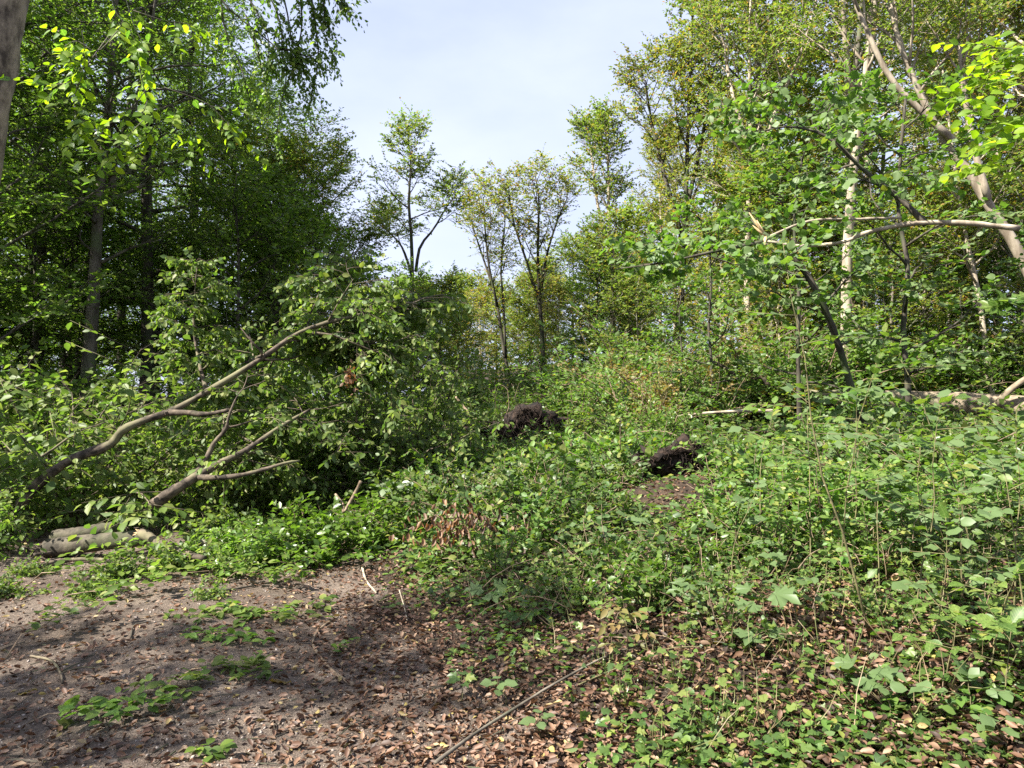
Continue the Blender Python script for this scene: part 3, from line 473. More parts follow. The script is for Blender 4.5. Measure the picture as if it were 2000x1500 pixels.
# ------------------------------------------------------------------ fallen tree on the left
def part_poly(name, pts, r0, r1, parent, base, mat, n=14, sides=10, rough=.05, seed=0):
    p = smooth_poly(pts, n) - base; r = np.linspace(r0, r1, n) * (1 + (.25 if max(r0, r1) > .065 else 1.) * (.09 * np.sin(np.arange(n) * 1.3 + seed) + .07 * np.sin(np.arange(n) * 2.9 + 2 * seed))); return obj(name, tubes_mesh(name, [(p, r)], mat, sides, rough, seed), parent), (p, r)
def limb_foliage(parent, stems, seed, Rad, nl, cb, mat, size=.09, droop=.35, nsec=5, nter=6, tl=.36, nleaf=9, el=(-.3, .7), T=T_OVAL, up=0., leafdroop=.65, name='foliage', bark=None, wl=.66, ltop=1., back=0.):
    limbs, A, B = skeleton(seed, stems, 0, Rad, nl, cb, el, nsec, nter, tl, lambda t: 1 - .35 * t, up, droop, ltop, back=back)
    rng = np.random.default_rng(seed); P, D, N, L = spray(rng, A, B, nleaf, size, leafdroop, .65)
    for l in limbs: obj('branch', tubes_mesh('branch', l, bark or M['bark_l'], 5, .04, seed), parent)
    obj('twig', tubes_mesh('twig', twig_polys(A, B, .003), bark or M['bark_l'], 4), parent, kind='stuff')
    return obj(name, leaves_mesh(name, T, P, D, N, L, L * wl, mat), parent, kind='stuff')
fb = gpt(190, 1085)[0]; ft = thing('fallen_tree', 'fallen beech with long bare limb rising over its wilting crown beside the path', 'fallen tree', fb)
main = pp([(40, 985, 8.3), (75, 945, 8.3), (135, 900, 8.3), (215, 868, 8.4), (240, 840, 8.4), (290, 818, 8.5), (345, 798, 8.6), (450, 738, 8.8), (515, 697, 8.9), (580, 652, 9.0), (640, 630, 9.1), (710, 612, 9.3), (755, 590, 9.4), (815, 594, 9.6)], 0)
_, S1 = part_poly('limb', main, .062, .012, ft, fb, M['bark_l'], 44, 12, .05, 3)
_, S1b = part_poly('limb', pp([(325, 806, 8.55), (365, 806, 8.5), (400, 809, 8.45), (448, 801, 8.4)], 0), .04, .022, ft, fb, M['bark_l'], 12)
obj('broken_end', tubes_mesh('broken_end', [(pp([(415, 807, 8.43), (448, 800, 8.39)], 0) - fb, np.array((.021, .006)))], M['wood'], 6), ft)
_, S2 = part_poly('limb', pp([(300, 985, 7.9), (345, 955, 7.9), (385, 930, 8.0), (430, 905, 8.1), (480, 880, 8.2), (545, 835, 8.5), (605, 800, 8.8)], 0), .066, .016, ft, fb, M['bark_l'], 26, 12, .05, 4)
_, S3 = part_poly('limb', pp([(385, 932, 8.0), (420, 933, 7.9), (460, 930, 7.9), (505, 920, 7.95), (555, 905, 8.0), (585, 900, 8.1)], 0), .038, .012, ft, fb, M['bark_l'], 20, 10, .05, 5)
_, S4 = part_poly('limb', pp([(365, 945, 8.0), (400, 900, 8.2), (418, 865, 8.3), (440, 840, 8.3), (448, 810, 8.3), (460, 780, 8.35)], 0), .034, .012, ft, fb, M['bark_l'], 20, 10, .05, 6)
part_poly('limb', pp([(500, 700, 8.9), (512, 690, 8.85), (490, 665, 8.8), (470, 640, 8.8)], 0), .02, .006, ft, fb, M['bark_l'], 10)
_, S5 = part_poly('limb', pp([(610, 650, 9.0), (650, 655, 9.0), (690, 670, 9.0), (740, 690, 9.1)], 0), .018, .006, ft, fb, M['bark_l'], 10)
_, S6 = part_poly('limb', pp([(640, 630, 9.1), (665, 585, 9.0), (690, 545, 9.0)], 0), .014, .005, ft, fb, M['bark_l'], 10)
_, S7 = part_poly('limb', pp([(405, 770, 9.2), (385, 690, 9.8), (378, 610, 9.9), (385, 520, 9.9)], 0), .03, .006, ft, fb, M['bark_l'], 12)
_, S8 = part_poly('limb', pp([(60, 905, 8.8), (100, 880, 9), (150, 845, 9.2), (205, 825, 9.2)], 0), .02, .006, ft, fb, M['bark_l'], 12)
part_poly('trunk', pp([(95, 1072, 7.5), (150, 1064, 7.45), (220, 1056, 7.4), (290, 1050, 7.35)], 0), .105, .08, ft, fb, M['bark_o'], 14, 16, .03, 7)
limb_foliage(ft, [S1], 71, 1.25, 20, .5, M['wilt'], .09, nsec=5, nter=5, back=2.2, nleaf=8)
limb_foliage(ft, [S2, S4], 72, .9, 8, .45, M['wilt'], .09, nsec=4, nter=5, back=2.2, nleaf=8)
limb_foliage(ft, [S7], 73, .42, 12, .05, M['wilt'], .085, tl=.25, nsec=4, nter=5)
limb_foliage(ft, [S5, S6], 74, .85, 10, .1, M['wilt'], .09, tl=.35, back=.9, nleaf=8)
obj('foliage', leaves_mesh('foliage', T_OVAL, pp([(683, 735, 8.7)], 0).repeat(40, 0) - fb + rs.normal(size=(40, 3)) * (.04, .05, .09), rs.normal(size=(40, 3)) - Z, rs.normal(size=(40, 3)), .07, .04, M['rust']), ft, kind='stuff', label='small clump of red-brown withered leaves')
# wilting heaps of the second crown, the pieces on the path side and the logs
wk = [bk('wilting grey-green fallen branch heap', 'wilting_branch', 1.3, 1.25, 16, 81, 'wilt', 'bark_l', nt=15, nleaf=8, size=.085, droop=.5, tl=.36), bk('dark green fallen branch heap', 'wilting_branch', 1.0, 1.25, 16, 82, 'dark', 'bark_l', nt=15, nleaf=8, size=.08, droop=.35, tl=.36), bk('tall drooping leafy fallen branch', 'wilting_branch', 2.5, 1.2, 17, 85, 'wilt', 'bark_l', nt=24, nleaf=8, size=.088, droop=.55, tl=.36, jit=.6), bk('flat leafy fallen branch', 'fallen_leafy_branch', .42, .95, 11, 84, 'wilt', 'bark_l', nt=13, nleaf=8, size=.085, droop=.2, tl=.34, jit=.6)]
scatter(wk, [(-2.1, 10.4, 2, 1.05), (-3.1, 10.9, 2, 1.1), (-1.4, 11.2, 2, .95), (-4.1, 11.4, 2, 1.1), (-5.9, 9.6, 0, 1.65), (-7.0, 10.6, 0, 1.9), (-4.9, 10.0, 0, 1.2), (-5.0, 9.8, 0, 1.0), (-3.9, 9.6, 0, 1.1), (-3.0, 10.6, 0, 1.15), (-7.6, 9.6, 1, 1.2), (-5.75, 7.5, 1, .8), (-3.6, 6.5, 3, .55), (-3.2, 6.9, 3, .75), (-5.0, 6.1, 3, .55), (-2.6, 6.65, 3, .5), (-3.3, 8.2, 3, .9), (-6.0, 6.9, 3, .9), (-4.55, 6.75, 3, .4), (-5.0, 5.6, 3, .8), (-3.5, 5.95, 3, .42), (-4.3, 6.0, 3, .45), (-2.5, 5.9, 3, .32), (-4.2, 4.6, 3, .4), (-4.6, 11.6, 0, 1.6), (-2.0, 11.2, 0, 1.2), (-6.3, 8.6, 0, .9), (-3.4, 9.3, 1, .8), (-1.6, 10.0, 1, .95)], 'beneath the long bare limb', 'branch heap', 'wilting branch heaps under the bare limb')
fk = [bk('fresh green bush', 'fresh_bush', .7, .8, 12, 83, 'fresh', 'twig', nt=13, nleaf=7, size=.095, droop=.1, tl=.3)]
scatter(fk, [(-2.9, 7.3, 0, .62), (-2.5, 7.0, 0, .72), (-1.95, 7.2, 0, .78), (-1.45, 7.6, 0, .85), (-2.3, 7.9, 0, .9), (-1.3, 8.5, 0, .9), (-2.9, 8.0, 0, .6)], 'at the end of the open path', 'bush', 'fresh bushes at the path end')
def wood_thing(name, label, cat, pts, r0, r1, mat, n=16, sides=9, rough=.05, seed=0, forks=(), end=None, group=None):
    b = pts[0] if not hasattr(pts[0], '__len__') or len(pts) else pts[0]; b = np.array(pts[0]); t = thing(name, label, cat, b, 0, group)
    part_poly('stem', pts, r0, r1, t, b, mat, n, sides, rough, seed)
    for f in forks: part_poly('side_branch', f, r1 * .8 if r1 > .005 else r0 * .5, .003, t, b, mat, 8, 6, rough, seed + 1)
    if end is not None: obj('splinter', tubes_mesh('splinter', [(np.array([pts[end] , pts[end] + dd]) - b, np.array((r0 * .35, .002))) for dd in (np.random.default_rng(seed).normal(size=(7, 3)) * r0 * .7 + (np.array(pts[end]) - np.array(pts[1 if end == 0 else -2])) * .12)], M['wood'], 5), t)
    return t
def on_ground(pxs, lift): return np.array([gpt(a, b)[0] + Z * lift for a, b in pxs])
wood_thing('fallen_log', 'short grey log lying behind the thicker fallen trunk by the path', 'log', pp([(105, 1050, 7.8), (170, 1040, 7.8), (235, 1028, 7.85)], 0), .08, .066, M['bark_o'], sides=14)
wood_thing('broken_branch', 'pale broken branch with torn end beside the fallen trunk', 'branch', pp([(275, 1040, 7.1), (310, 1060, 6.95), (345, 1076, 6.8), (400, 1092, 6.65)], 0), .05, .03, M['bark_l'], end=0, seed=5)
wood_thing('fallen_branch', 'dark crooked branch on the ground below the fallen trunk', 'branch', on_ground([(45, 1125), (90, 1113), (135, 1104), (180, 1102), (225, 1105)], .05), .028, .018, M['bark_l'])
wood_thing('fallen_branch', 'thin forked branch leaning on the end of the fallen trunk', 'branch', on_ground([(65, 1100), (110, 1092), (150, 1080)], .08), .02, .008, M['bark_l'])
wood_thing('fallen_branch', 'long mossy branch running under the fresh bushes', 'branch', pp([(370, 1060, 7.9), (420, 1058, 7.8), (500, 1047, 7.8), (560, 1050, 7.7)], 0), .035, .02, M['bark_g'])
wood_thing('fallen_branch', 'thin branch under the fresh bush at the path edge', 'branch', on_ground([(400, 1165), (440, 1160), (500, 1150)], .03), .014, .007, M['bark_d'])
wood_thing('fallen_log', 'grey log end showing in the gap left of the root plate', 'log', pp([(815, 935, 13), (850, 938, 12.6), (900, 945, 12)], 0), .1, .09, M['bark_g'], sides=14)
wood_thing('bare_stick', 'bare thin stick pointing up beside the round root plate', 'stick', pp([(890, 775, 13.5), (915, 805, 13.3), (945, 835, 13)], 0), .018, .03, M['twig'])
wood_thing('fallen_branch', 'long pale branch slanting through the bank bushes to the path', 'branch', pp([(760, 1065, 7.4), (800, 1035, 7.5), (850, 1005, 7.6), (892, 992, 7.7)], 0), .014, .02, M['twig'], end=3)
wood_thing('fallen_branch', 'pale twisted branch standing out of the fresh bushes', 'branch', pp([(655, 965, 8), (670, 985, 7.9), (672, 1000, 7.8), (695, 960, 7.9), (705, 940, 7.9)], 0), .012, .02, M['twig'])
# the great log at the right edge
lg = pp([(1560, 775, 15.6), (1640, 778, 15.3), (1760, 782, 14.9), (1880, 788, 14.4), (2000, 797, 13.9), (2130, 806, 13.3)], 0)
lt = thing('fallen_log', 'thick pale barkless log lying across the bank at the right edge', 'log', lg[0]); part_poly('trunk', lg, .17, .26, lt, lg[0], M['log'], 24, 18, .025, 9)
part_poly('branch_stub', pp([(1945, 795, 13.9), (1955, 780, 13.8), (1975, 760, 13.7), (2010, 735, 13.6)], 0), .07, .05, lt, lg[0], M['log'], 8)
wood_thing('fallen_branch', 'long thin pale branch pointing left before the fallen log', 'branch', pp([(1280, 822, 11), (1330, 812, 11), (1390, 806, 10.9), (1460, 802, 10.8), (1520, 803, 10.8)], 0), .012, .03, M['bark_p'])
wood_thing('fallen_branch', 'grey arching branch in the brown shrubs', 'branch', pp([(1385, 705, 15), (1420, 720, 15), (1450, 745, 15), (1485, 735, 14.8), (1500, 755, 14.8)], 0), .035, .06, M['bark_l'])
wood_thing('fallen_branch', 'thin brown branch arching between the two root plates', 'branch', pp([(1180, 870, 9.6), (1230, 848, 9.6), (1290, 842, 9.5), (1340, 860, 9.4), (1370, 885, 9.4)], 0), .006, .012, M['twig'])
wood_thing('fallen_branch', 'dark thin branch lying in the bushes by the brown shrubs', 'branch', pp([(1230, 745, 13), (1280, 728, 13), (1330, 727, 13), (1360, 735, 13)], 0), .01, .016, M['bark_d'])
# snapped branch system across the right wood
br = thing('snapped_tree', 'snapped tree with splintered break, its dark stem bending down to the right', 'broken tree', gz(5.2, 9.6))
b0 = np.array(br.location)
_, q1 = part_poly('trunk', np.vstack([gz(5.3, 9.6), pp([(1690, 830, 9.4), (1640, 680, 9.2), (1605, 590, 9), (1560, 515, 9), (1490, 455, 9)], 0)]), .048, .034, br, b0, M['bark_d'], 24, 10)
obj('splinter', tubes_mesh('splinter', [(pp([(1495, 462, 9), (a, b, 9)], 0) - b0, np.array((.03, .004))) for a, b in ((1463, 415), (1470, 440), (1490, 500), (1478, 430))], M['wood'], 6), br)
_, q2 = part_poly('limb', pp([(1495, 470, 9), (1560, 480, 8.9), (1640, 474, 8.8), (1700, 452, 8.7), (1790, 436, 8.7), (1890, 436, 8.6), (1990, 446, 8.5)], 0), .016, .037, br, b0, M['bark_p'], 26, 10, .07)
_, q3 = part_poly('limb', pp([(1500, 470, 9), (1400, 490, 9.1), (1300, 512, 9.2), (1200, 526, 9.4)], 0), .025, .006, br, b0, M['bark_d'], 16)
_, q4 = part_poly('limb', pp([(1810, 440, 8.7), (1760, 390, 8.8), (1690, 335, 9), (1620, 270, 9.1), (1550, 248, 9.2), (1490, 255, 9.2)], 0), .04, .006, br, b0, M['bark_d'], 22)
_, q5 = part_poly('limb', pp([(1495, 465, 9.02), (1580, 432, 9.1), (1680, 428, 9.2), (1760, 425, 9.2)], 0), .014, .02, br, b0, M['bark_p'], 16)
part_poly('limb', pp([(1625, 272, 9.1), (1618, 215, 9.1), (1680, 170, 9.1)], 0), .012, .005, br, b0, M['bark_d'], 10)
limb_foliage(br, [q4, q3], 75, .9, 9, .25, M['plant'], .105, droop=.1, leafdroop=.3, nsec=4, nter=4, nleaf=6, T=T_HEART, wl=.8, bark=M['bark_d'])
limb_foliage(br, [q1], 76, .8, 8, .1, M['plant'], .10, droop=.0, leafdroop=.2, nsec=4, nter=4, nleaf=6, T=T_HEART, wl=.8, bark=M['bark_d'])

# ------------------------------------------------------------------ upturned root plates
def root_plate(label, c, r, tilt, seed, yaw=0.):
    rng = np.random.default_rng(seed); t = thing('root_plate', label, 'root plate', c); nr, na = 16, 64; V = []
    for i in range(nr + 1):
        for j in range(na):
            a = 2 * math.pi * j / na; f = i / nr; rr = r * f * (1 + .16 * math.sin(3 * a + seed) + .12 * math.sin(7 * a + seed * 2) + rng.normal() * .08 * f)
            V.append((rr * math.cos(a), -.22 * r * (1 - f * f) + rng.normal() * .06 * r + .09 * r * math.sin(4 * f * 6 + 3 * a) * math.sin(9 * a + seed) + .12 * r * math.sin(5 * a) * f, rr * math.sin(a)))
    V = np.array(V) * (1.22, 1, .82); back = V.copy(); back[:, 1] += .5 * r * (1 - .5 * np.repeat(np.arange(nr + 1) / nr, na)); VV = np.vstack([V, back]); nb = len(V)
    i = np.arange(nr)[:, None] * na; j = np.arange(na)[None]; j2 = (j + 1) % na; q = np.stack([i + j, i + na + j, i + na + j2, i + j2], -1).reshape(-1, 4)
    e = nr * na; rim = np.stack([e + j[0], nb + e + j[0], nb + e + j2[0], e + j2[0]], -1); q = np.vstack([q, q[:, ::-1] + nb, rim])
    ca, sa = math.cos(tilt), math.sin(tilt); cy_, sy = math.cos(yaw), math.sin(yaw)
    def rot(P): P = np.array([(x * 1.1, y * ca + z * sa, -y * sa + z * ca) for x, y, z in P]); return np.array([(x * cy_ - y * sy, x * sy + y * cy_, z) for x, y, z in P])
    obj('earth', mesh('earth', rot(VV), q, np.full(len(q), 4), M['root'], False), t)
    for k in range(44):
        a = rng.uniform(0, 6.28); f = rng.uniform(.2, .95); p = np.array((r * f * math.cos(a), -.2 * r * (1 - f), r * f * math.sin(a))); d = np.array((math.cos(a), -.5 + rng.normal() * .4, math.sin(a)))
        g = grow(rng, p, d, r * rng.uniform(.3, .95), 7, rng.uniform(-2.4, .1), .4); obj('root', tubes_mesh('root', [(rot(g), np.linspace(rng.uniform(.004, .017) * r / .7, .003, 8))], M['root'] if k % 3 else M['twig'], 6, .1, k), t)
    fine = [(rot(grow(rng, np.array((r * f * math.cos(a), -.25 * r * (1 - f), r * f * math.sin(a))), np.array((math.cos(a) * .5, -.7, math.sin(a) * .5)) + rng.normal(size=3) * .5, r * rng.uniform(.15, .5), 4, -1.4, .45)), np.linspace(.004, .0015, 5)) for a, f in zip(rng.uniform(0, 6.28, 800), rng.uniform(.1, 1.08, 800) ** .5)]
    obj('root', tubes_mesh('root', fine, M['root'], 4), t, kind='stuff')
    return t
root_plate('round upturned root plate standing dark against the bushes in the middle', at(1010, 872, 12.4), .74, -.3, 5, .45)
root_plate('dark upturned root plate on the bank above bare brown earth', at(1335, 940, 8.0), .5, -.45, 8, .2)
root_plate('small dark root mass behind the pale thin branch', at(1525, 868, 11.2), .32, -.3, 14, -.2)
def mound(label, c, rx, ry, h, seed):
    rng = np.random.default_rng(seed); n = 36; u = np.linspace(-1, 1, n); X, Y = np.meshgrid(u, u); d2 = X * X + Y * Y
    Zz = h * np.exp(-2.2 * d2) * (1 + .25 * np.sin(5 * X + seed) * np.sin(6 * Y)) + rng.normal(size=X.shape) * .015; wx = c[0] + X * rx; wy = c[1] + Y * ry
    zz = ht(wx, wy) + Zz - .04 * (d2 > .8) - .1 * (d2 > 1.2); V = np.stack([wx, wy, zz], -1).reshape(-1, 3) - np.array((*c[:2], 0)); i = (np.arange(n - 1)[:, None] * n + np.arange(n - 1)[None]).ravel()
    t = thing('earth_mound', label, 'mound', (c[0], c[1], 0), me=mesh('earth_mound', V, np.stack([i, i + 1, i + n + 1, i + n], -1), np.full(len(i), 4), M['soil'], True))
    return t
MOUND = (1.68, 7.05); mound('bare brown earth mound thrown up below the dark root plate', MOUND, 1.1, .8, .2, 3)

# ------------------------------------------------------------------ ground cover and litter
def view_points(rng, n, y0, y1, pw, margin=1.12):
    u = rng.uniform(size=n); y = (y0 ** (1 - pw) + u * (y1 ** (1 - pw) - y0 ** (1 - pw))) ** (1 / (1 - pw)); x = rng.uniform(-1, 1, n) * (y * .7216 * margin + .5); return x, y
def cover(name, T, n, y0, y1, size, mat, dens, hmax, seed, wl, jit, pw=1.4, tilt=.25, **props):
    rng = np.random.default_rng(seed); x, y = view_points(rng, n, y0, y1, pw); k = rng.uniform(size=n) < dens(x, y); x, y = x[k], y[k]; m = len(x)
    mz = np.zeros(m); d2 = ((x - MOUND[0]) / 1.1) ** 2 + ((y - MOUND[1]) / .8) ** 2; mz = .2 * np.exp(-2.2 * d2) * (d2 < 1.4)
    z = ht(x, y) + mz + .012 + hmax(x, y) * rng.uniform(size=m) ** 1.3; P = np.stack([x, y, z], -1); az = rng.uniform(0, 6.28, m)
    D = np.stack([np.cos(az), np.sin(az), rng.normal(size=m) * tilt], -1); N = Z + rng.normal(size=(m, 3)) * jit; L = size * rng.uniform(.6, 1.3, m)
    return obj(name, leaves_mesh(name, T, P, D, N, L, L * wl, mat), kind='stuff', **props)
def right_of(x, y): return x - path_right(y)
def off_path(x, y): return (right_of(x, y) > .05) | (x < path_left(y))
dmound = lambda x, y: ((x - MOUND[0]) / .95) ** 2 + ((y - MOUND[1]) / .7) ** 2
def d_ivy(x, y): return sm(-.05, .6, right_of(x, y) + .4 * vnoise(x, y, 2.2, 1)) * np.clip(.45 + .8 * vnoise(x, y, 1.6, 2) + .45 * sm(4., 6.5, y), .1, 1) * np.where(dmound(x, y) > 1, 1, .22) + (x < path_left(y)) * .8
def d_lit(x, y): return np.where(off_path(x, y), 1., .3 + .7 * sm(-1.2, .0, right_of(x, y)) + .6 * np.clip(vnoise(x, y, 1.3, 3), 0, 1))
cover('leaf_litter', T_CURL, 44000, 2.4, 11, .044, M['brown'], d_lit, lambda x, y: .018 + .035 * off_path(x, y), 101, .62, .6, 1.3)
cover('leaf_litter', T_DIAM, 34000, 2.4, 16, .028, M['brown'], d_lit, lambda x, y: .012 + 0 * x, 102, .6, .4, 1.3)
cover('ivy_ground_cover', T_IVY, 40000, 2.6, 8.5, .046, M['ivy'], d_ivy, lambda x, y: .05 + .14 * np.clip(vnoise(x, y, 1.8, 5) + .4, 0, 1), 103, .95, .4, 1.5)
cover('ground_cover', T_OVAL, 36000, 2.8, 11, .05, M['plant'], lambda x, y: .75 * d_ivy(x, y), lambda x, y: .10 + .30 * sm(3.5, 7.5, y) * np.clip(vnoise(x, y, 1.4, 6) + .6, 0, 1), 104, .62, .5, 1.5)
cover('ground_cover', T_OVAL, 34000, 6, 22, .08, M['ivy'], lambda x, y: np.where(right_of(x, y) > .2, .9, .6 * (x < path_left(y))) * (dmound(x, y) > 1.1), lambda x, y: .25 + .4 * np.clip(vnoise(x, y, 1., 7) + .4, 0, 1), 105, .65, .6, 1.1)
cover('ground_cover', T_DIAM, 40000, 14, 60, .16, M['mid'], lambda x, y: np.ones_like(x), lambda x, y: .3 + .5 * np.clip(vnoise(x, y, .7, 8) + .4, 0, 1), 106, .65, .6, 1.05)
rng = np.random.default_rng(29); x, y = view_points(rng, 260, 4.2, 12, 1.2); k = right_of(x, y) > .6; x, y = x[k], y[k]; canes = []
for a, b in zip(x, y):
    az = rng.uniform(0, 6.28); canes.append((grow(rng, (a, b, float(ht(a, b))), (math.cos(az), math.sin(az), rng.uniform(.5, 1.6)), rng.uniform(.5, 1.5), 9, -1.9, .08), np.linspace(.0045, .0015, 10)))
obj('bramble_cane_tangle', tubes_mesh('bramble_cane_tangle', canes, M['twig'], 5), kind='stuff')
rng = np.random.default_rng(23); x, y = view_points(rng, 1300, 2.5, 9, 1.3); n = len(x); az = rng.uniform(0, 6.28, n); D = np.stack([np.cos(az), np.sin(az), rng.normal(size=n) * .08], -1)
obj('twig_litter', leaves_mesh('twig_litter', tpl([(0, -.5, 0), (0, .5, 0), (0, 0, .04), (.5, -.4, .03), (.5, .4, .03), (.5, 0, .07), (1, 0, 0)], [(0, 3, 5), (0, 5, 2), (1, 2, 5), (1, 5, 4), (3, 6, 5), (5, 6, 4)]), np.stack([x, y, ht(x, y) + .016], -1), D, np.tile(Z, (n, 1)), rng.uniform(.03, .2, n), .003, M['bark_d']), kind='stuff')
rng = np.random.default_rng(19); x, y = view_points(rng, 2600, 2.9, 9, 1.3); k = right_of(x, y) > .5; x, y = x[k], y[k]; n = len(x)
D = rng.normal(size=(n, 3)) * (.55, .55, .1) + Z; obj('dry_stalk_litter', leaves_mesh('dry_stalk_litter', T_BLADE, np.stack([x, y, ht(x, y)], -1), D, np.cross(D, rng.normal(size=(n, 3))), rng.uniform(.1, .42, n), .0045, M['stalk']), kind='stuff')
rng = np.random.default_rng(9); x, y = view_points(rng, 9000, 2.4, 7.5, 1.4); k = (right_of(x, y) < .3) & (x > path_left(y)); x, y = x[k], y[k]
cube = np.array([(a, b, c) for a in (-1, 1) for b in (-1, 1) for c in (-1, 1)]) * .5; cf = np.array([(0, 1, 3, 2), (4, 6, 7, 5), (0, 4, 5, 1), (2, 3, 7, 6), (0, 2, 6, 4), (1, 5, 7, 3)])
sz = .004 + .010 * rng.uniform(size=len(x)) ** 3; V = np.stack([x, y, ht(x, y) + .014], -1)[:, None] + (cube[None] * rng.uniform(.5, 1.2, (len(x), 8, 1)) + rng.normal(size=(len(x), 8, 3)) * .12) * sz[:, None, None]
obj('gravel', mesh('gravel', V.reshape(-1, 3), (np.arange(len(x))[:, None, None] * 8 + cf[None]).ravel(), np.full(len(x) * 6, 4), M['stone']), kind='stuff')
# the litter leaves that show largest, one by one
fl = [leaves_mesh('fallen_leaf', T_CURL, np.zeros((1, 3)), np.array([(1., 0, .1)]), np.array([(0, .1 * s, 1.)]), .055, .034, M['brown']) for s in (-1, 1)] + [leaves_mesh('fallen_leaf', T_MAPLE, np.zeros((1, 3)), np.array([(1., 0, 0)]), np.array([(.05, .05, 1.)]), .09, .09, M['gold'])]
rng = np.random.default_rng(12); x, y = view_points(rng, 900, 2.75, 4.6, 1.2, .98); cnt = 0
for a, b in zip(x, y):
    if cnt >= 280 or rng.uniform() > d_lit(np.array(a), np.array(b)): continue
    ro = float(right_of(np.array(a), np.array(b))); v = 2 if rng.uniform() < .05 else cnt % 2
    where = 'among the ivy on the bank' if ro > .35 else ('along the path edge' if ro > -.6 else 'on the open gravel path'); lab = ('curled brown dead leaf lying ' if v < 2 else 'yellow lobed dead leaf lying ') + where
    o = thing('fallen_leaf', lab, 'leaf', (a, b, float(ht(a, b)) + .02), 0, ('brown' if v < 2 else 'yellow') + ' dead leaves ' + where, fl[v]); o.rotation_euler = (rng.normal() * .3, rng.normal() * .3, rng.uniform(0, 6.28)); o.scale = (rng.uniform(.7, 1.3),) * 3; cnt += 1

# ------------------------------------------------------------------ plants whose leaves can be told apart
def one_leaf(T, L, wl, mat, name='leaf'): return leaves_mesh(name, T, np.zeros((1, 3)), np.array([(1., 0, 0)]), np.array([(0, 0, 1.)]), L, L * wl, mat, T is T_FINE)
PV = leafmat('veined_sapling_leaf', [(0, (.05, .105, .02)), (.5, (.085, .15, .028)), (.9, (.13, .19, .04)), (1, (.22, .21, .05))], (1.6, 1.8, .6), .45, .45, under=(.12, .18, .07), spec=.35, veins=True)
FV = leafmat('veined_fresh_leaf', [(0, (.05, .12, .018)), (.5, (.085, .17, .025)), (1, (.14, .21, .04))], (1.6, 1.8, .7), .45, .42, spec=.35, veins=True)
LM = {k: one_leaf(*v) for k, v in dict(maple=(T_MAPLE, 1, 1.05, PV), beech=(T_FINE, 1, .66, PV), heart=(T_HEART, 1, .85, PV), glow=(T_FINE, 1, .68, M['glow']), glow2=(T_FINE, 1, .6, FV), shade=(T_FINE, 1, .62, M['dark']), ivy=(T_IVY, 1, 1, M['ivy']), wilt=(T_FINE, 1, .62, M['wilt']), brown=(T_CURL, 1, .6, M['rust']), gold=(T_FINE, 1, .5, M['gold']), maplefresh=(T_MAPLE, 1, 1.05, FV)).items()}
from mathutils import Matrix
def put_leaf(kind, p, d, n, L, parent):
    d = d / np.linalg.norm(d); n = n - n.dot(d) * d; n = n / np.linalg.norm(n); s = np.cross(n, d); o = bpy.data.objects.new('leaf', LM[kind]); COL.objects.link(o); o.parent = parent
    o.matrix_local = Matrix(((d[0] * L, s[0] * L, n[0] * L, p[0]), (d[1] * L, s[1] * L, n[1] * L, p[1]), (d[2] * L, s[2] * L, n[2] * L, p[2]), (0, 0, 0, 1))); return o
def sapling(label, base, H, kind, size, seed, nb=4, nl=5, blen=.3, lean=(0, 0), name='sapling', cat='sapling', mat='stem', lo=.35, droop=.15):
    rng = np.random.default_rng(seed); t = thing(name, label, cat, base); st = grow(rng, np.zeros(3), np.array((lean[0], lean[1], 1.)), H, 7, .1, .08)
    obj('stem', tubes_mesh('stem', [(st, np.linspace(.003 + .0022 * H, .0015, 8))], M[mat], 6), t); tw = [(st[-2], st[-1])]
    for i in range(nb):
        u = lo + (1 - lo) * (i + .5) / nb; p, tg = along(st, np.array([u])); a = 2.4 * i + rng.uniform(0, 1.2); L = blen * (1.15 - .6 * u) * rng.uniform(.7, 1.3)
        d = unit(np.array((math.cos(a), math.sin(a), rng.uniform(0, .5)))); tw.append((p[0], p[0] + d * L))
    obj('twig', tubes_mesh('twig', [(np.linspace(a, b, 3), np.linspace(.0028, .0014, 3)) for a, b in tw[1:]] or [(st[-2:], np.array((.002, .001)))], M[mat], 5), t)
    for a, b in tw:
        T = unit(b - a); S = unit(np.cross(T, Z) + 1e-3)
        for j in range(nl):
            f = .3 + .7 * j / max(1, nl - 1); sd = (1 if j % 2 else -1) * (0 if j == nl - 1 else 1); d = T * .6 + S * sd * .9 - Z * droop + rng.normal(size=3) * .18; n = Z + rng.normal(size=3) * .28 + np.array((-.15, -.25, 0))
            put_leaf(kind, a + (b - a) * f, d, n, size * rng.uniform(.55, 1.1), t)
    return t
def rosette(label, base, H, kind, size, seed, n=5):       # seedling with a few large leaves on long stalks
    rng = np.random.default_rng(seed); t = thing('seedling', label, 'seedling', base); st = np.array([(0, 0, 0), (.01, .0, H * .5), (rng.normal() * .03, rng.normal() * .03, H)])
    obj('stem', tubes_mesh('stem', [(smooth_poly(st, 6), np.linspace(.004, .002, 6))], M['stem'], 5), t)
    for i in range(n):
        a = 6.283 * i / n + rng.normal() * .3; d = np.array((math.cos(a), math.sin(a), .1)); p = st[-1] - Z * (.25 * H * (i % 2)); q = p + d * size * .6 + Z * .03
        obj('stalk', tubes_mesh('stalk', [(np.stack([p, q]), np.array((.0018, .0014)))], M['stem'], 4), t); put_leaf(kind, q, d - Z * .15, Z + rng.normal(size=3) * .2 + np.array((0, -.3, 0)), size * rng.uniform(.8, 1.2), t)
    return t
def G(px, py): return gpt(px, py)[0]
rosette('maple seedling with big pale lobed leaves in the middle of the bank', G(1490, 1260), .24, 'maple', .13, 1, 5)
rosette('small maple seedling left of the big pale one', G(1345, 1215), .2, 'maple', .09, 2, 6)
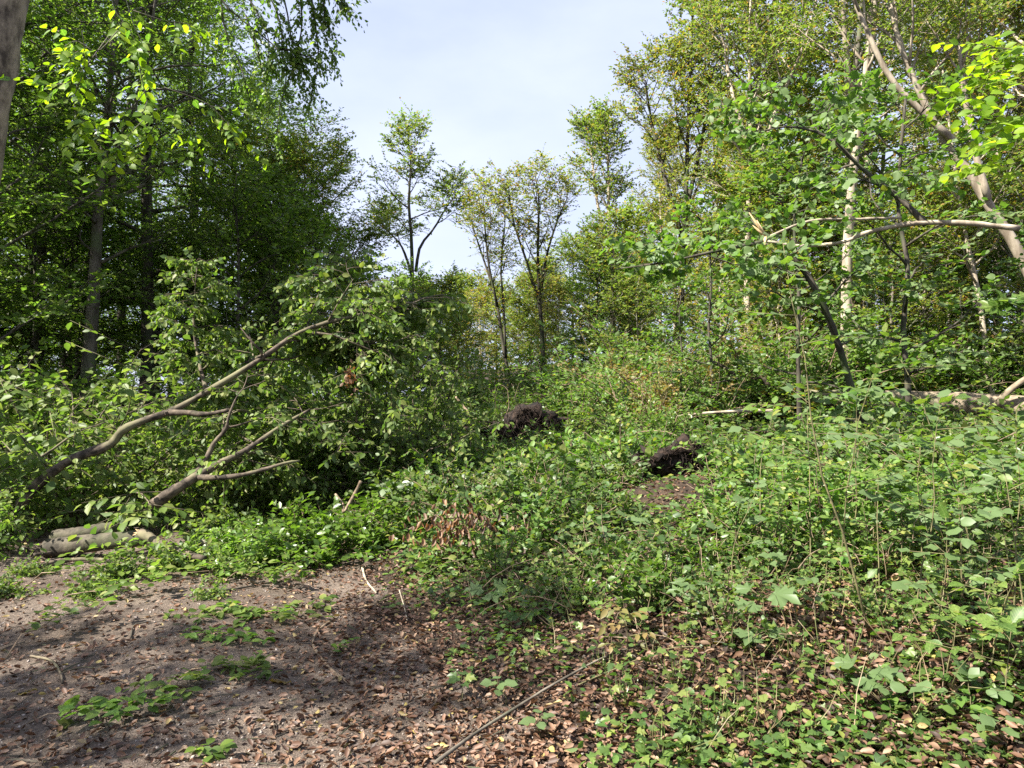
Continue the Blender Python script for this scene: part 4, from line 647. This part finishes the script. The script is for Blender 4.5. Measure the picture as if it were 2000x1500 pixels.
rosette('single low maple leaf plant below the big pale seedling', G(1445, 1275), .1, 'maple', .12, 3, 3)
rosette('maple seedling with broad leaves in the shade by the path bushes', G(960, 1190), .12, 'maple', .11, 4, 4)
rosette('yellow-green maple seedling low in the ivy', G(1030, 1225), .08, 'maplefresh', .10, 5, 5)
rosette('pale lobed seedling at the lower right among dead leaves', G(1690, 1400), .16, 'maple', .1, 6, 5)
rosette('tiny maple seedling at the bottom edge right of the pole', G(1370, 1480), .06, 'maple', .07, 7, 4)
rosette('two-leaved seedling under the right saplings', G(1735, 1410), .14, 'heart', .065, 8, 3)
rosette('dark ivy-like seedling at the bottom right corner', G(1960, 1480), .12, 'heart', .06, 9, 6)
rosette('seedling with pale grey leaves at the foot of the bank', G(985, 1385), .12, 'heart', .065, 10, 7)
rosette('dark leaved seedling beside the grey leaved one at the bank foot', G(900, 1375), .1, 'ivy', .06, 11, 9)
rosette('fresh low seedling at the bottom centre between pole and ivy', G(1050, 1450), .08, 'heart', .055, 12, 6)
SL = [('tall maple sapling with overlapping bright leaves right of the root plate', 1760, 1130, .62, 'maple', .125, 5, 3, .3), ('maple sapling behind the tall bright one', 1700, 1090, .6, 'maplefresh', .13, 4, 3, .3), ('beech sapling with two rows of pale leaves at the right edge', 1930, 1330, .52, 'beech', .085, 6, 6, .34),
      ('low beech sapling spreading before the pale-leaved one', 1850, 1340, .34, 'beech', .08, 5, 6, .3), ('bright beech sapling in the lower right corner', 1960, 1390, .36, 'beech', .09, 5, 6, .34), ('small beech sapling in the dead leaves at the right', 1900, 1420, .2, 'heart', .08, 4, 5, .22),
      ('thin sapling with bright leaves before the log, level with the root mass', 1640, 1160, 1.5, 'beech', .10, 6, 6, .5), ('tall dark-stemmed sapling crossing the view before the thick trunk', 1700, 1250, 2.1, 'heart', .085, 9, 5, .5), ('slender sapling with round leaves right of the dark-stemmed one', 1790, 1230, 1.25, 'heart', .09, 7, 5, .4),
      ('sapling with lit leaves under the right end of the log', 1880, 1200, 1.0, 'beech', .09, 7, 6, .4), ('sapling with small leaves at the far right edge', 1985, 1240, 1.1, 'beech', .085, 7, 6, .4), ('low maple sapling at the right edge', 1980, 1180, .75, 'maple', .12, 5, 3, .35), ('round-leaved sapling standing before the bare earth', 1430, 1160, .75, 'heart', .085, 6, 5, .35),
      ('small sapling with dull leaves over the dark hollow', 1240, 1130, .5, 'heart', .09, 6, 5, .35), ('sapling with drooping dark leaves left of the hollow', 1130, 1120, .5, 'heart', .08, 6, 5, .3), ('sapling with thin stem between ivy and bare earth', 1500, 1140, .6, 'beech', .08, 6, 5, .35), ('thin sapling with upright lit leaf tips', 1720, 1180, .85, 'beech', .09, 5, 6, .35), ('sapling with spread leaves in the ivy shade', 1560, 1250, .45, 'heart', .08, 5, 5, .3),
      ('low sapling behind the big pale maple seedling', 1600, 1210, .4, 'beech', .075, 6, 5, .3), ('broad-leaved sapling amid the right bank shade', 1830, 1270, .65, 'heart', .09, 6, 5, .35),
      ('bright sapling with level leaf sprays before the pale thin branch', 1490, 1120, 1.25, 'beech', .095, 7, 7, .5), ('leafy sapling with bright tips left of the tall dark-stemmed one', 1580, 1140, 1.3, 'beech', .09, 8, 6, .5), ('tall bright sapling standing before the right end of the log', 1900, 1150, 1.6, 'beech', .09, 10, 6, .5), ('maple sapling with bright leaves before the log middle', 1800, 1130, 1.1, 'maplefresh', .11, 7, 4, .45), ('round-leaved sapling close to the right edge', 2010, 1290, .95, 'heart', .085, 8, 6, .4), ('leafy sapling in front of the third root mass', 1660, 1080, 1.2, 'heart', .085, 8, 6, .45)]
for k, (lab, px, py, H, kind, size, nb, nl, bl_) in enumerate(SL): sapling(lab, G(px, py), H, kind, size * .88, 200 + k, nb, nl, bl_, lean=(-.32, .05) if k == 7 else (0, 0))
# leafy sprigs lying on the path
def sprig(label, px, py, L, az, kind, size, n, seed, lift=.03):
    rng = np.random.default_rng(seed); b = G(px, py); t = thing('leafy_sprig', label, 'sprig', b); d = np.array((math.cos(az), math.sin(az), 0)); pts = [np.zeros(3)]
    for i in range(6):
        d = unit(d + np.array((rng.normal(), rng.normal(), 0)) * .2); p = pts[-1] + d * L / 6; w = p + b; p[2] = float(ht(w[0], w[1])) - b[2] + lift; pts.append(p)
    pts = np.array(pts); polys = [(pts, np.linspace(.006, .002, 7))]; tw = [(pts[i], pts[i + 1]) for i in range(6)]
    for i in range(2, 6):
        for sgn in (-1, 1):
            s = unit(np.cross(pts[i] - pts[i - 1], Z)) * sgn; e = pts[i] + (s * .8 + unit(pts[i] - pts[i - 1]) * .6) * L * .22 * rng.uniform(.6, 1.2); e[2] = float(ht(e[0] + b[0], e[1] + b[1])) - b[2] + lift * rng.uniform(.5, 2); tw.append((pts[i], e)); polys.append((np.stack([pts[i], e]), np.array((.003, .0015))))
    obj('stem', tubes_mesh('stem', polys, M['twig'], 5), t)
    for k in range(n):
        a, e = tw[rng.integers(1, len(tw))]; p = a + (e - a) * rng.uniform(.1, 1) + Z * rng.uniform(0, lift); T = unit(e - a); S = np.cross(T, Z) * (1 if k % 2 else -1)
        put_leaf(kind, p, T * .5 + S * .9 + rng.normal(size=3) * .2, Z + rng.normal(size=3) * .35, size * rng.uniform(.7, 1.2), t)
    return t
sprig('large leafy beech sprig lying across the far part of the path', 240, 1215, 1.5, .15, 'wilt', .085, 110, 1); sprig('leafy sprig with fresh leaf tips in the middle of the far path', 330, 1235, .8, -.05, 'glow2', .08, 60, 2)
sprig('big bright leafy sprig at the lower left of the path', 40, 1420, .75, .75, 'glow2', .075, 70, 3, .05); sprig('dark leafy sprig joining the big bright one', 190, 1380, .55, .35, 'wilt', .075, 45, 4, .04); sprig('round-leaved dark sprig in the middle of the path', 345, 1325, .5, .5, 'wilt', .07, 45, 5, .04)
sprig('small wilted sprig right of the round-leaved one', 420, 1335, .35, -.3, 'wilt', .06, 24, 6); sprig('flat dark leafy scrap at the bottom of the path', 340, 1475, .25, .1, 'shade', .06, 16, 7); sprig('pale leafy twig at the far edge of the path', 420, 1185, .55, .05, 'beech', .08, 30, 8)
sprig('grey-green spread sprig at the left under the fallen trunk', 200, 1150, 1.3, .2, 'wilt', .085, 90, 9, .06); sprig('small green scrap beside the curved stick', 640, 1290, .3, 1.0, 'glow2', .055, 14, 10); sprig('leafy twig reaching in from the left picture edge', 10, 1290, .7, 1.3, 'wilt', .08, 45, 11, .12); sprig('dull green leafy twig by the left edge shade', 90, 1190, .9, .3, 'shade', .08, 60, 12, .08)
sprig('small green tuft at the path end', 520, 1200, .2, .2, 'glow2', .06, 10, 13); sprig('leafy sprig lying flat before the fresh bushes', 430, 1140, .8, .4, 'wilt', .08, 60, 14, .1); sprig('dark leafy sprig in the shade at the left path side', 40, 1155, 1.0, .3, 'shade', .085, 70, 15, .15)
# brown dead branch clump on the bank
dc = thing('dead_branch', 'clump of curled rust-brown leaves on a dead branch in the bank', 'dead branch', G(905, 1105) + Z * .14); rng = np.random.default_rng(31)
obj('stem', tubes_mesh('stem', [(grow(rng, (-.35, 0, .05), (1, .1, .5), .8, 6, -.8, .1), np.linspace(.008, .003, 7)), (grow(rng, (-.1, 0, .12), (.8, -.3, .2), .5, 5, -.6, .1), np.linspace(.005, .002, 6))], M['twig'], 5), dc)
for k in range(230): put_leaf('brown', np.array((rng.normal() * .22 - .02, rng.normal() * .1 - .08, abs(.22 + rng.normal() * .10))), np.array((rng.normal() * .5, rng.normal() * .5 - .3, -1.)), rng.normal(size=3) + np.array((0, -1., .3)), rng.uniform(.05, .085), dc)
# sticks lying on the ground
STK = [('long dark pole rising from the bottom edge to the yellowing plant', [(850, 1512), (930, 1452), (1010, 1400), (1090, 1350), (1190, 1297), (1300, 1263)], .05, .0095, .005, 'bark_g'), ('curved brown stick along the right side of the path', [(735, 1185), (690, 1197), (640, 1222), (612, 1252), (622, 1285), (655, 1322), (690, 1345)], .02, .007, .012, 'twig'),
       ('short forked dark stick at the lower middle of the path', [(530, 1448), (560, 1438), (590, 1422)], .015, .007, .004, 'bark_d'), ('thin straight twig across the middle of the path', [(380, 1255), (460, 1270), (560, 1285), (640, 1300)], .012, .004, .003, 'twig'), ('pale broken twig among the left path leaves', [(60, 1290), (100, 1300), (118, 1325), (122, 1345)], .03, .009, .005, 'bark_l'),
       ('long thin twig left of the path middle', [(440, 1310), (520, 1312), (620, 1320)], .012, .004, .003, 'bark_d'), ('dark stick near the bottom left edge', [(40, 1475), (80, 1462), (110, 1452)], .012, .006, .004, 'bark_d'), ('small pale root stick curling at the bank foot', [(708, 1115), (715, 1140), (735, 1165)], .03, .012, .008, 'bark_p'),
       ('thin twig where path and ivy meet', [(690, 1195), (740, 1180), (790, 1160)], .02, .006, .004, 'twig'), ('pale upright twig at the ivy edge', [(780, 1165), (790, 1200), (795, 1225)], .05, .005, .004, 'bark_p'), ('short thick mossy stick at the bottom right', [(1665, 1500), (1690, 1475), (1715, 1460)], .03, .018, .014, 'bark_g'), ('pale wood scrap at the bottom right corner', [(1580, 1455), (1600, 1470), (1625, 1490)], .015, .012, .008, 'bark_p'),
       ('thin pale twig arching over the right bank', [(1560, 1175), (1590, 1140), (1650, 1120), (1700, 1150)], .2, .004, .003, 'twig'), ('thin long stalk beside the yellowing plant', [(1130, 1360), (1210, 1325), (1300, 1290), (1370, 1285)], .06, .004, .003, 'stem'), ('small dark twig at the far end of the path', [(400, 1262), (440, 1252), (470, 1240)], .015, .006, .003, 'twig'), ('dark twig under the far leafy sprig', [(255, 1255), (262, 1230), (290, 1222)], .03, .006, .004, 'bark_d')]
for k, (lab, pts, lift, r0, r1, m) in enumerate(STK):
    P = on_ground(pts, lift); wood_thing('fallen_stick', lab, 'stick', P, r0, r1, M[m], 18, 7, .07, k, forks=[[P[len(P) // 2], P[len(P) // 2] + np.array((.08, .05, .015)), P[len(P) // 2] + np.array((.16, .06, .01))]] if k in (2, 0, 4) else ())
# yellowing plant at the pole tip and grass tufts
yp = G(1225, 1290); sapling('yellowing wilted plant where the dark pole ends', yp, .32, 'gold', .075, 301, 7, 5, .16, lo=.15, name='wilted_plant', cat='plant', droop=.5)
def tuft(label, px, py, n, L, seed):
    rng = np.random.default_rng(seed); az = rng.uniform(0, 6.28, n); e = rng.uniform(.5, 1.3, n); D = np.stack([np.cos(az) * np.cos(e), np.sin(az) * np.cos(e), np.sin(e)], -1); N = np.stack([-np.cos(az) * np.sin(e), -np.sin(az) * np.sin(e), np.cos(e)], -1)
    P = rng.normal(size=(n, 3)) * (.03, .03, 0); thing('grass_tuft', label, 'grass', G(px, py), me=leaves_mesh('grass_tuft', T_BLADE, P, D, -N, L * rng.uniform(.6, 1.2, n), .006, M['grass']))
for k, a in enumerate([('bushy grass tuft at the bottom right of the pole', 1415, 1425, 70, .2), ('drooping grass tuft at the bottom centre', 1310, 1490, 40, .2), ('pale grass tuft below the yellowing plant', 1225, 1370, 45, .18), ('fine grass tuft right of the yellowing plant', 1330, 1330, 50, .17), ('grass tuft in the middle of the right bank', 1560, 1290, 50, .16), ('dry grass tuft near the bottom edge', 1560, 1480, 55, .16), ('grass tuft by the two-leaved seedling', 1650, 1300, 40, .16), ('thin grass tuft on the bank slope before the ivy', 1180, 1310, 35, .15)]): tuft(*a, 400 + k)

# ------------------------------------------------------------------ branches hanging into the view from trees beside the camera
tb = pp([(-150, 1110, 8), (-112, 800, 8), (-64, 390, 8), (0, 0, 8), (46, -320, 8.1), (110, -800, 8.3)], 0)
nb_ = thing('beech_tree', 'near grey beech trunk at the upper left corner with sunlit hanging leaves', 'tree', tb[0]); part_poly('limb', pp([(60, -420, 8.1), (120, -300, 7), (190, -170, 5.6), (222, -60, 4.7)], 0), .05, .006, nb_, tb[0], M['bark_d'], 14); part_poly('trunk', tb, .32, .21, nb_, tb[0], M['bark_n'], 60, 28, .022, 5)
def leafy(parent, base, polys, kind, size, per, seed, droop=.35, twn=5, twl=.25, kind2=None):
    rng = np.random.default_rng(seed); n = 0
    for pts, r in polys:
        p = smooth_poly(pts, 12) - base; tl_ = [(p, np.linspace(r, .002, 12))]; T_ = []
        for i in range(twn):
            q, tg = along(p, np.array([.2 + .8 * (i + rng.uniform()) / twn])); s = unit(np.cross(tg[0], Z)) * (1 if i % 2 else -1); d = unit(tg[0] * .5 + s * .7 - Z * droop + rng.normal(size=3) * .25); e = q[0] + d * twl * rng.uniform(.6, 1.3); T_.append((q[0], e)); tl_.append((np.stack([q[0], e]), np.array((.0022, .0012))))
        T_.append((p[-4], p[-1])); b = obj('branch', tubes_mesh('branch', tl_, M['bark_d'], 5), parent)
        for a, e in T_:
            T = unit(e - a); S = unit(np.cross(T, Z))
            for j in range(per):
                f = .12 + .9 * j / (per - 1); d = T * .6 + S * (1 if j % 2 else -1) * .85 + rng.normal(size=3) * .2 - Z * .15; put_leaf(kind if kind2 is None or rng.uniform() < .7 else kind2, a + (e - a) * f, d, Z * .7 + rng.normal(size=3) * .4 + np.array((-.2, -.8, 0)), size * rng.uniform(.75, 1.2), b); n += 1
HB = [([(205, -60, 4.6), (225, 20, 4.6), (255, 60, 4.6), (275, 110, 4.6)], .005), ([(230, -60, 4.7), (262, 50, 4.7), (290, 110, 4.7), (275, 190, 4.7)], .005), ([(230, 60, 4.5), (190, 100, 4.5), (150, 80, 4.5), (120, 95, 4.5)], .004), ([(220, 60, 4.6), (150, 150, 4.6), (110, 165, 4.6), (70, 165, 4.6)], .004), ([(160, 150, 4.5), (145, 190, 4.5), (150, 230, 4.5), (165, 262, 4.5)], .003),
      ([(270, 120, 4.6), (285, 190, 4.6), (300, 240, 4.6), (275, 290, 4.6)], .004), ([(290, 170, 4.6), (245, 225, 4.6), (215, 240, 4.6), (190, 240, 4.6)], .003), ([(300, 180, 4.8), (340, 210, 4.8), (365, 250, 4.8), (390, 300, 4.8)], .004), ([(320, 170, 4.9), (400, 200, 4.9), (440, 235, 4.9), (470, 255, 4.9)], .004), ([(260, 20, 5), (320, 40, 5), (360, 45, 5), (400, 60, 5)], .004), ([(285, 230, 4.5), (240, 275, 4.5), (225, 300, 4.5)], .003), ([(160, 60, 4.5), (165, 110, 4.5), (140, 130, 4.5)], .003)]
leafy(nb_, tb[0], [(pp(a, 0), r) for a, r in HB], 'glow', .068, 7, 500, twn=5, twl=.24, kind2='glow2')
db = pp([(430, -250, 9.5)], 0)[0]; hd = thing('hanging_branch', 'dark leafy branch hanging from above in front of the sky', 'branch', db); dk = []
for a in [[(380, -80), (440, 10), (500, 60), (545, 100), (560, 150), (545, 215), (540, 270)], [(560, -80), (600, 0), (625, 40), (640, 85), (655, 105)], [(600, -60), (615, 40), (622, 110), (615, 160), (612, 195)], [(540, -60), (560, 20), (570, 80), (585, 130), (595, 175)], [(450, -60), (500, 20), (525, 80), (520, 130)], [(630, -60), (655, -20), (672, 12)], [(480, 30), (500, 90), (515, 150), (520, 190)], [(540, 95), (575, 100), (600, 110), (625, 100)], [(430, -20), (440, 60), (470, 130), (490, 200)], [(490, -60), (530, 0), (550, 60), (548, 120)], [(580, -60), (590, 40), (580, 100), (570, 140)], [(640, -60), (632, 10), (645, 60)]]: dk.append(pp([(x, y, 9.5) for x, y in a], 0))
S = [(smooth_poly(p, 12) - db, np.linspace(.014, .004, 12)) for p in dk]
for s in S: obj('branch', tubes_mesh('branch', [s], M['bark_d'], 6), hd)
rng = np.random.default_rng(61); A, B = [], []
for p, r in S:
    q, t = along(p, rng.uniform(.1, 1, 34)); d = unit(t * .6 + rng.normal(size=q.shape) * .5 - Z * .35); A.append(q); B.append(q + d * rng.uniform(.12, .45, (34, 1)))
A = np.concatenate(A); B = np.concatenate(B); obj('twig', tubes_mesh('twig', twig_polys(A, B, .0022), M['bark_d'], 4), hd, kind='stuff'); P, D, N, L = spray(rng, A, B, 9, .062, .5, .5)
obj('foliage', leaves_mesh('foliage', T_OVAL, P, D, N, L, L * .62, M['dark']), hd, kind='stuff')
rb = pp([(2150, 120, 4.8)], 0)[0]; hr = thing('hanging_branch', 'bright sunlit beech branch reaching in at the upper right edge', 'branch', rb)
RB = [([(2080, 60, 4.8), (2010, 95, 4.8), (1960, 95, 4.8), (1905, 85, 4.8)], .006), ([(2080, 110, 4.8), (2000, 150, 4.8), (1950, 160, 4.8), (1900, 150, 4.8)], .006), ([(2080, 150, 4.7), (2000, 190, 4.7), (1930, 195, 4.7), (1870, 190, 4.7)], .006), ([(2080, 190, 4.9), (2000, 225, 4.9), (1930, 235, 4.9), (1850, 170, 4.9)], .006), ([(2080, 240, 4.7), (2010, 260, 4.7), (1960, 280, 4.7), (1910, 290, 4.7)], .006), ([(2080, 270, 4.9), (2010, 310, 4.9), (1950, 325, 4.9), (1900, 330, 4.9)], .005), ([(2060, 130, 5.0), (1980, 130, 5.0), (1940, 120, 5.0)], .004), ([(2060, 200, 5), (1990, 240, 5), (1940, 260, 5)], .004)]
leafy(hr, rb, [(pp(a, 0), r) for a, r in RB], 'glow', .085, 6, 510, droop=.0, twn=6, twl=.22)
part_poly('branch', np.vstack([rb, rb + (.6, 0, .5)]), .012, .03, hr, rb, M['bark_d'])
for k, (lab, px, py, d, kind, s) in enumerate([('single big lobed leaf spray close at the right edge', 1960, 590, 3.6, 'maplefresh', .085), ('grey-green leaf spray at the right edge above the log', 1990, 420, 5.5, 'wilt', .08)]):
    b = at(px + 90, py - 20, d); t = thing('hanging_branch', lab, 'branch', b); rng = np.random.default_rng(600 + k); e = at(px - 20, py + 10, d) - b; obj('stem', tubes_mesh('stem', [(np.linspace((0, 0, 0), e, 4), np.linspace(.004, .0015, 4))], M['stem'], 5), t)
    for j in range(9): put_leaf(kind, e * (.3 + .7 * j / 8), np.array((-.6, rng.normal() * .5, rng.normal() * .6 - .2)), np.array((rng.normal() * .4, -.8, .8)), s * rng.uniform(.8, 1.2), t)
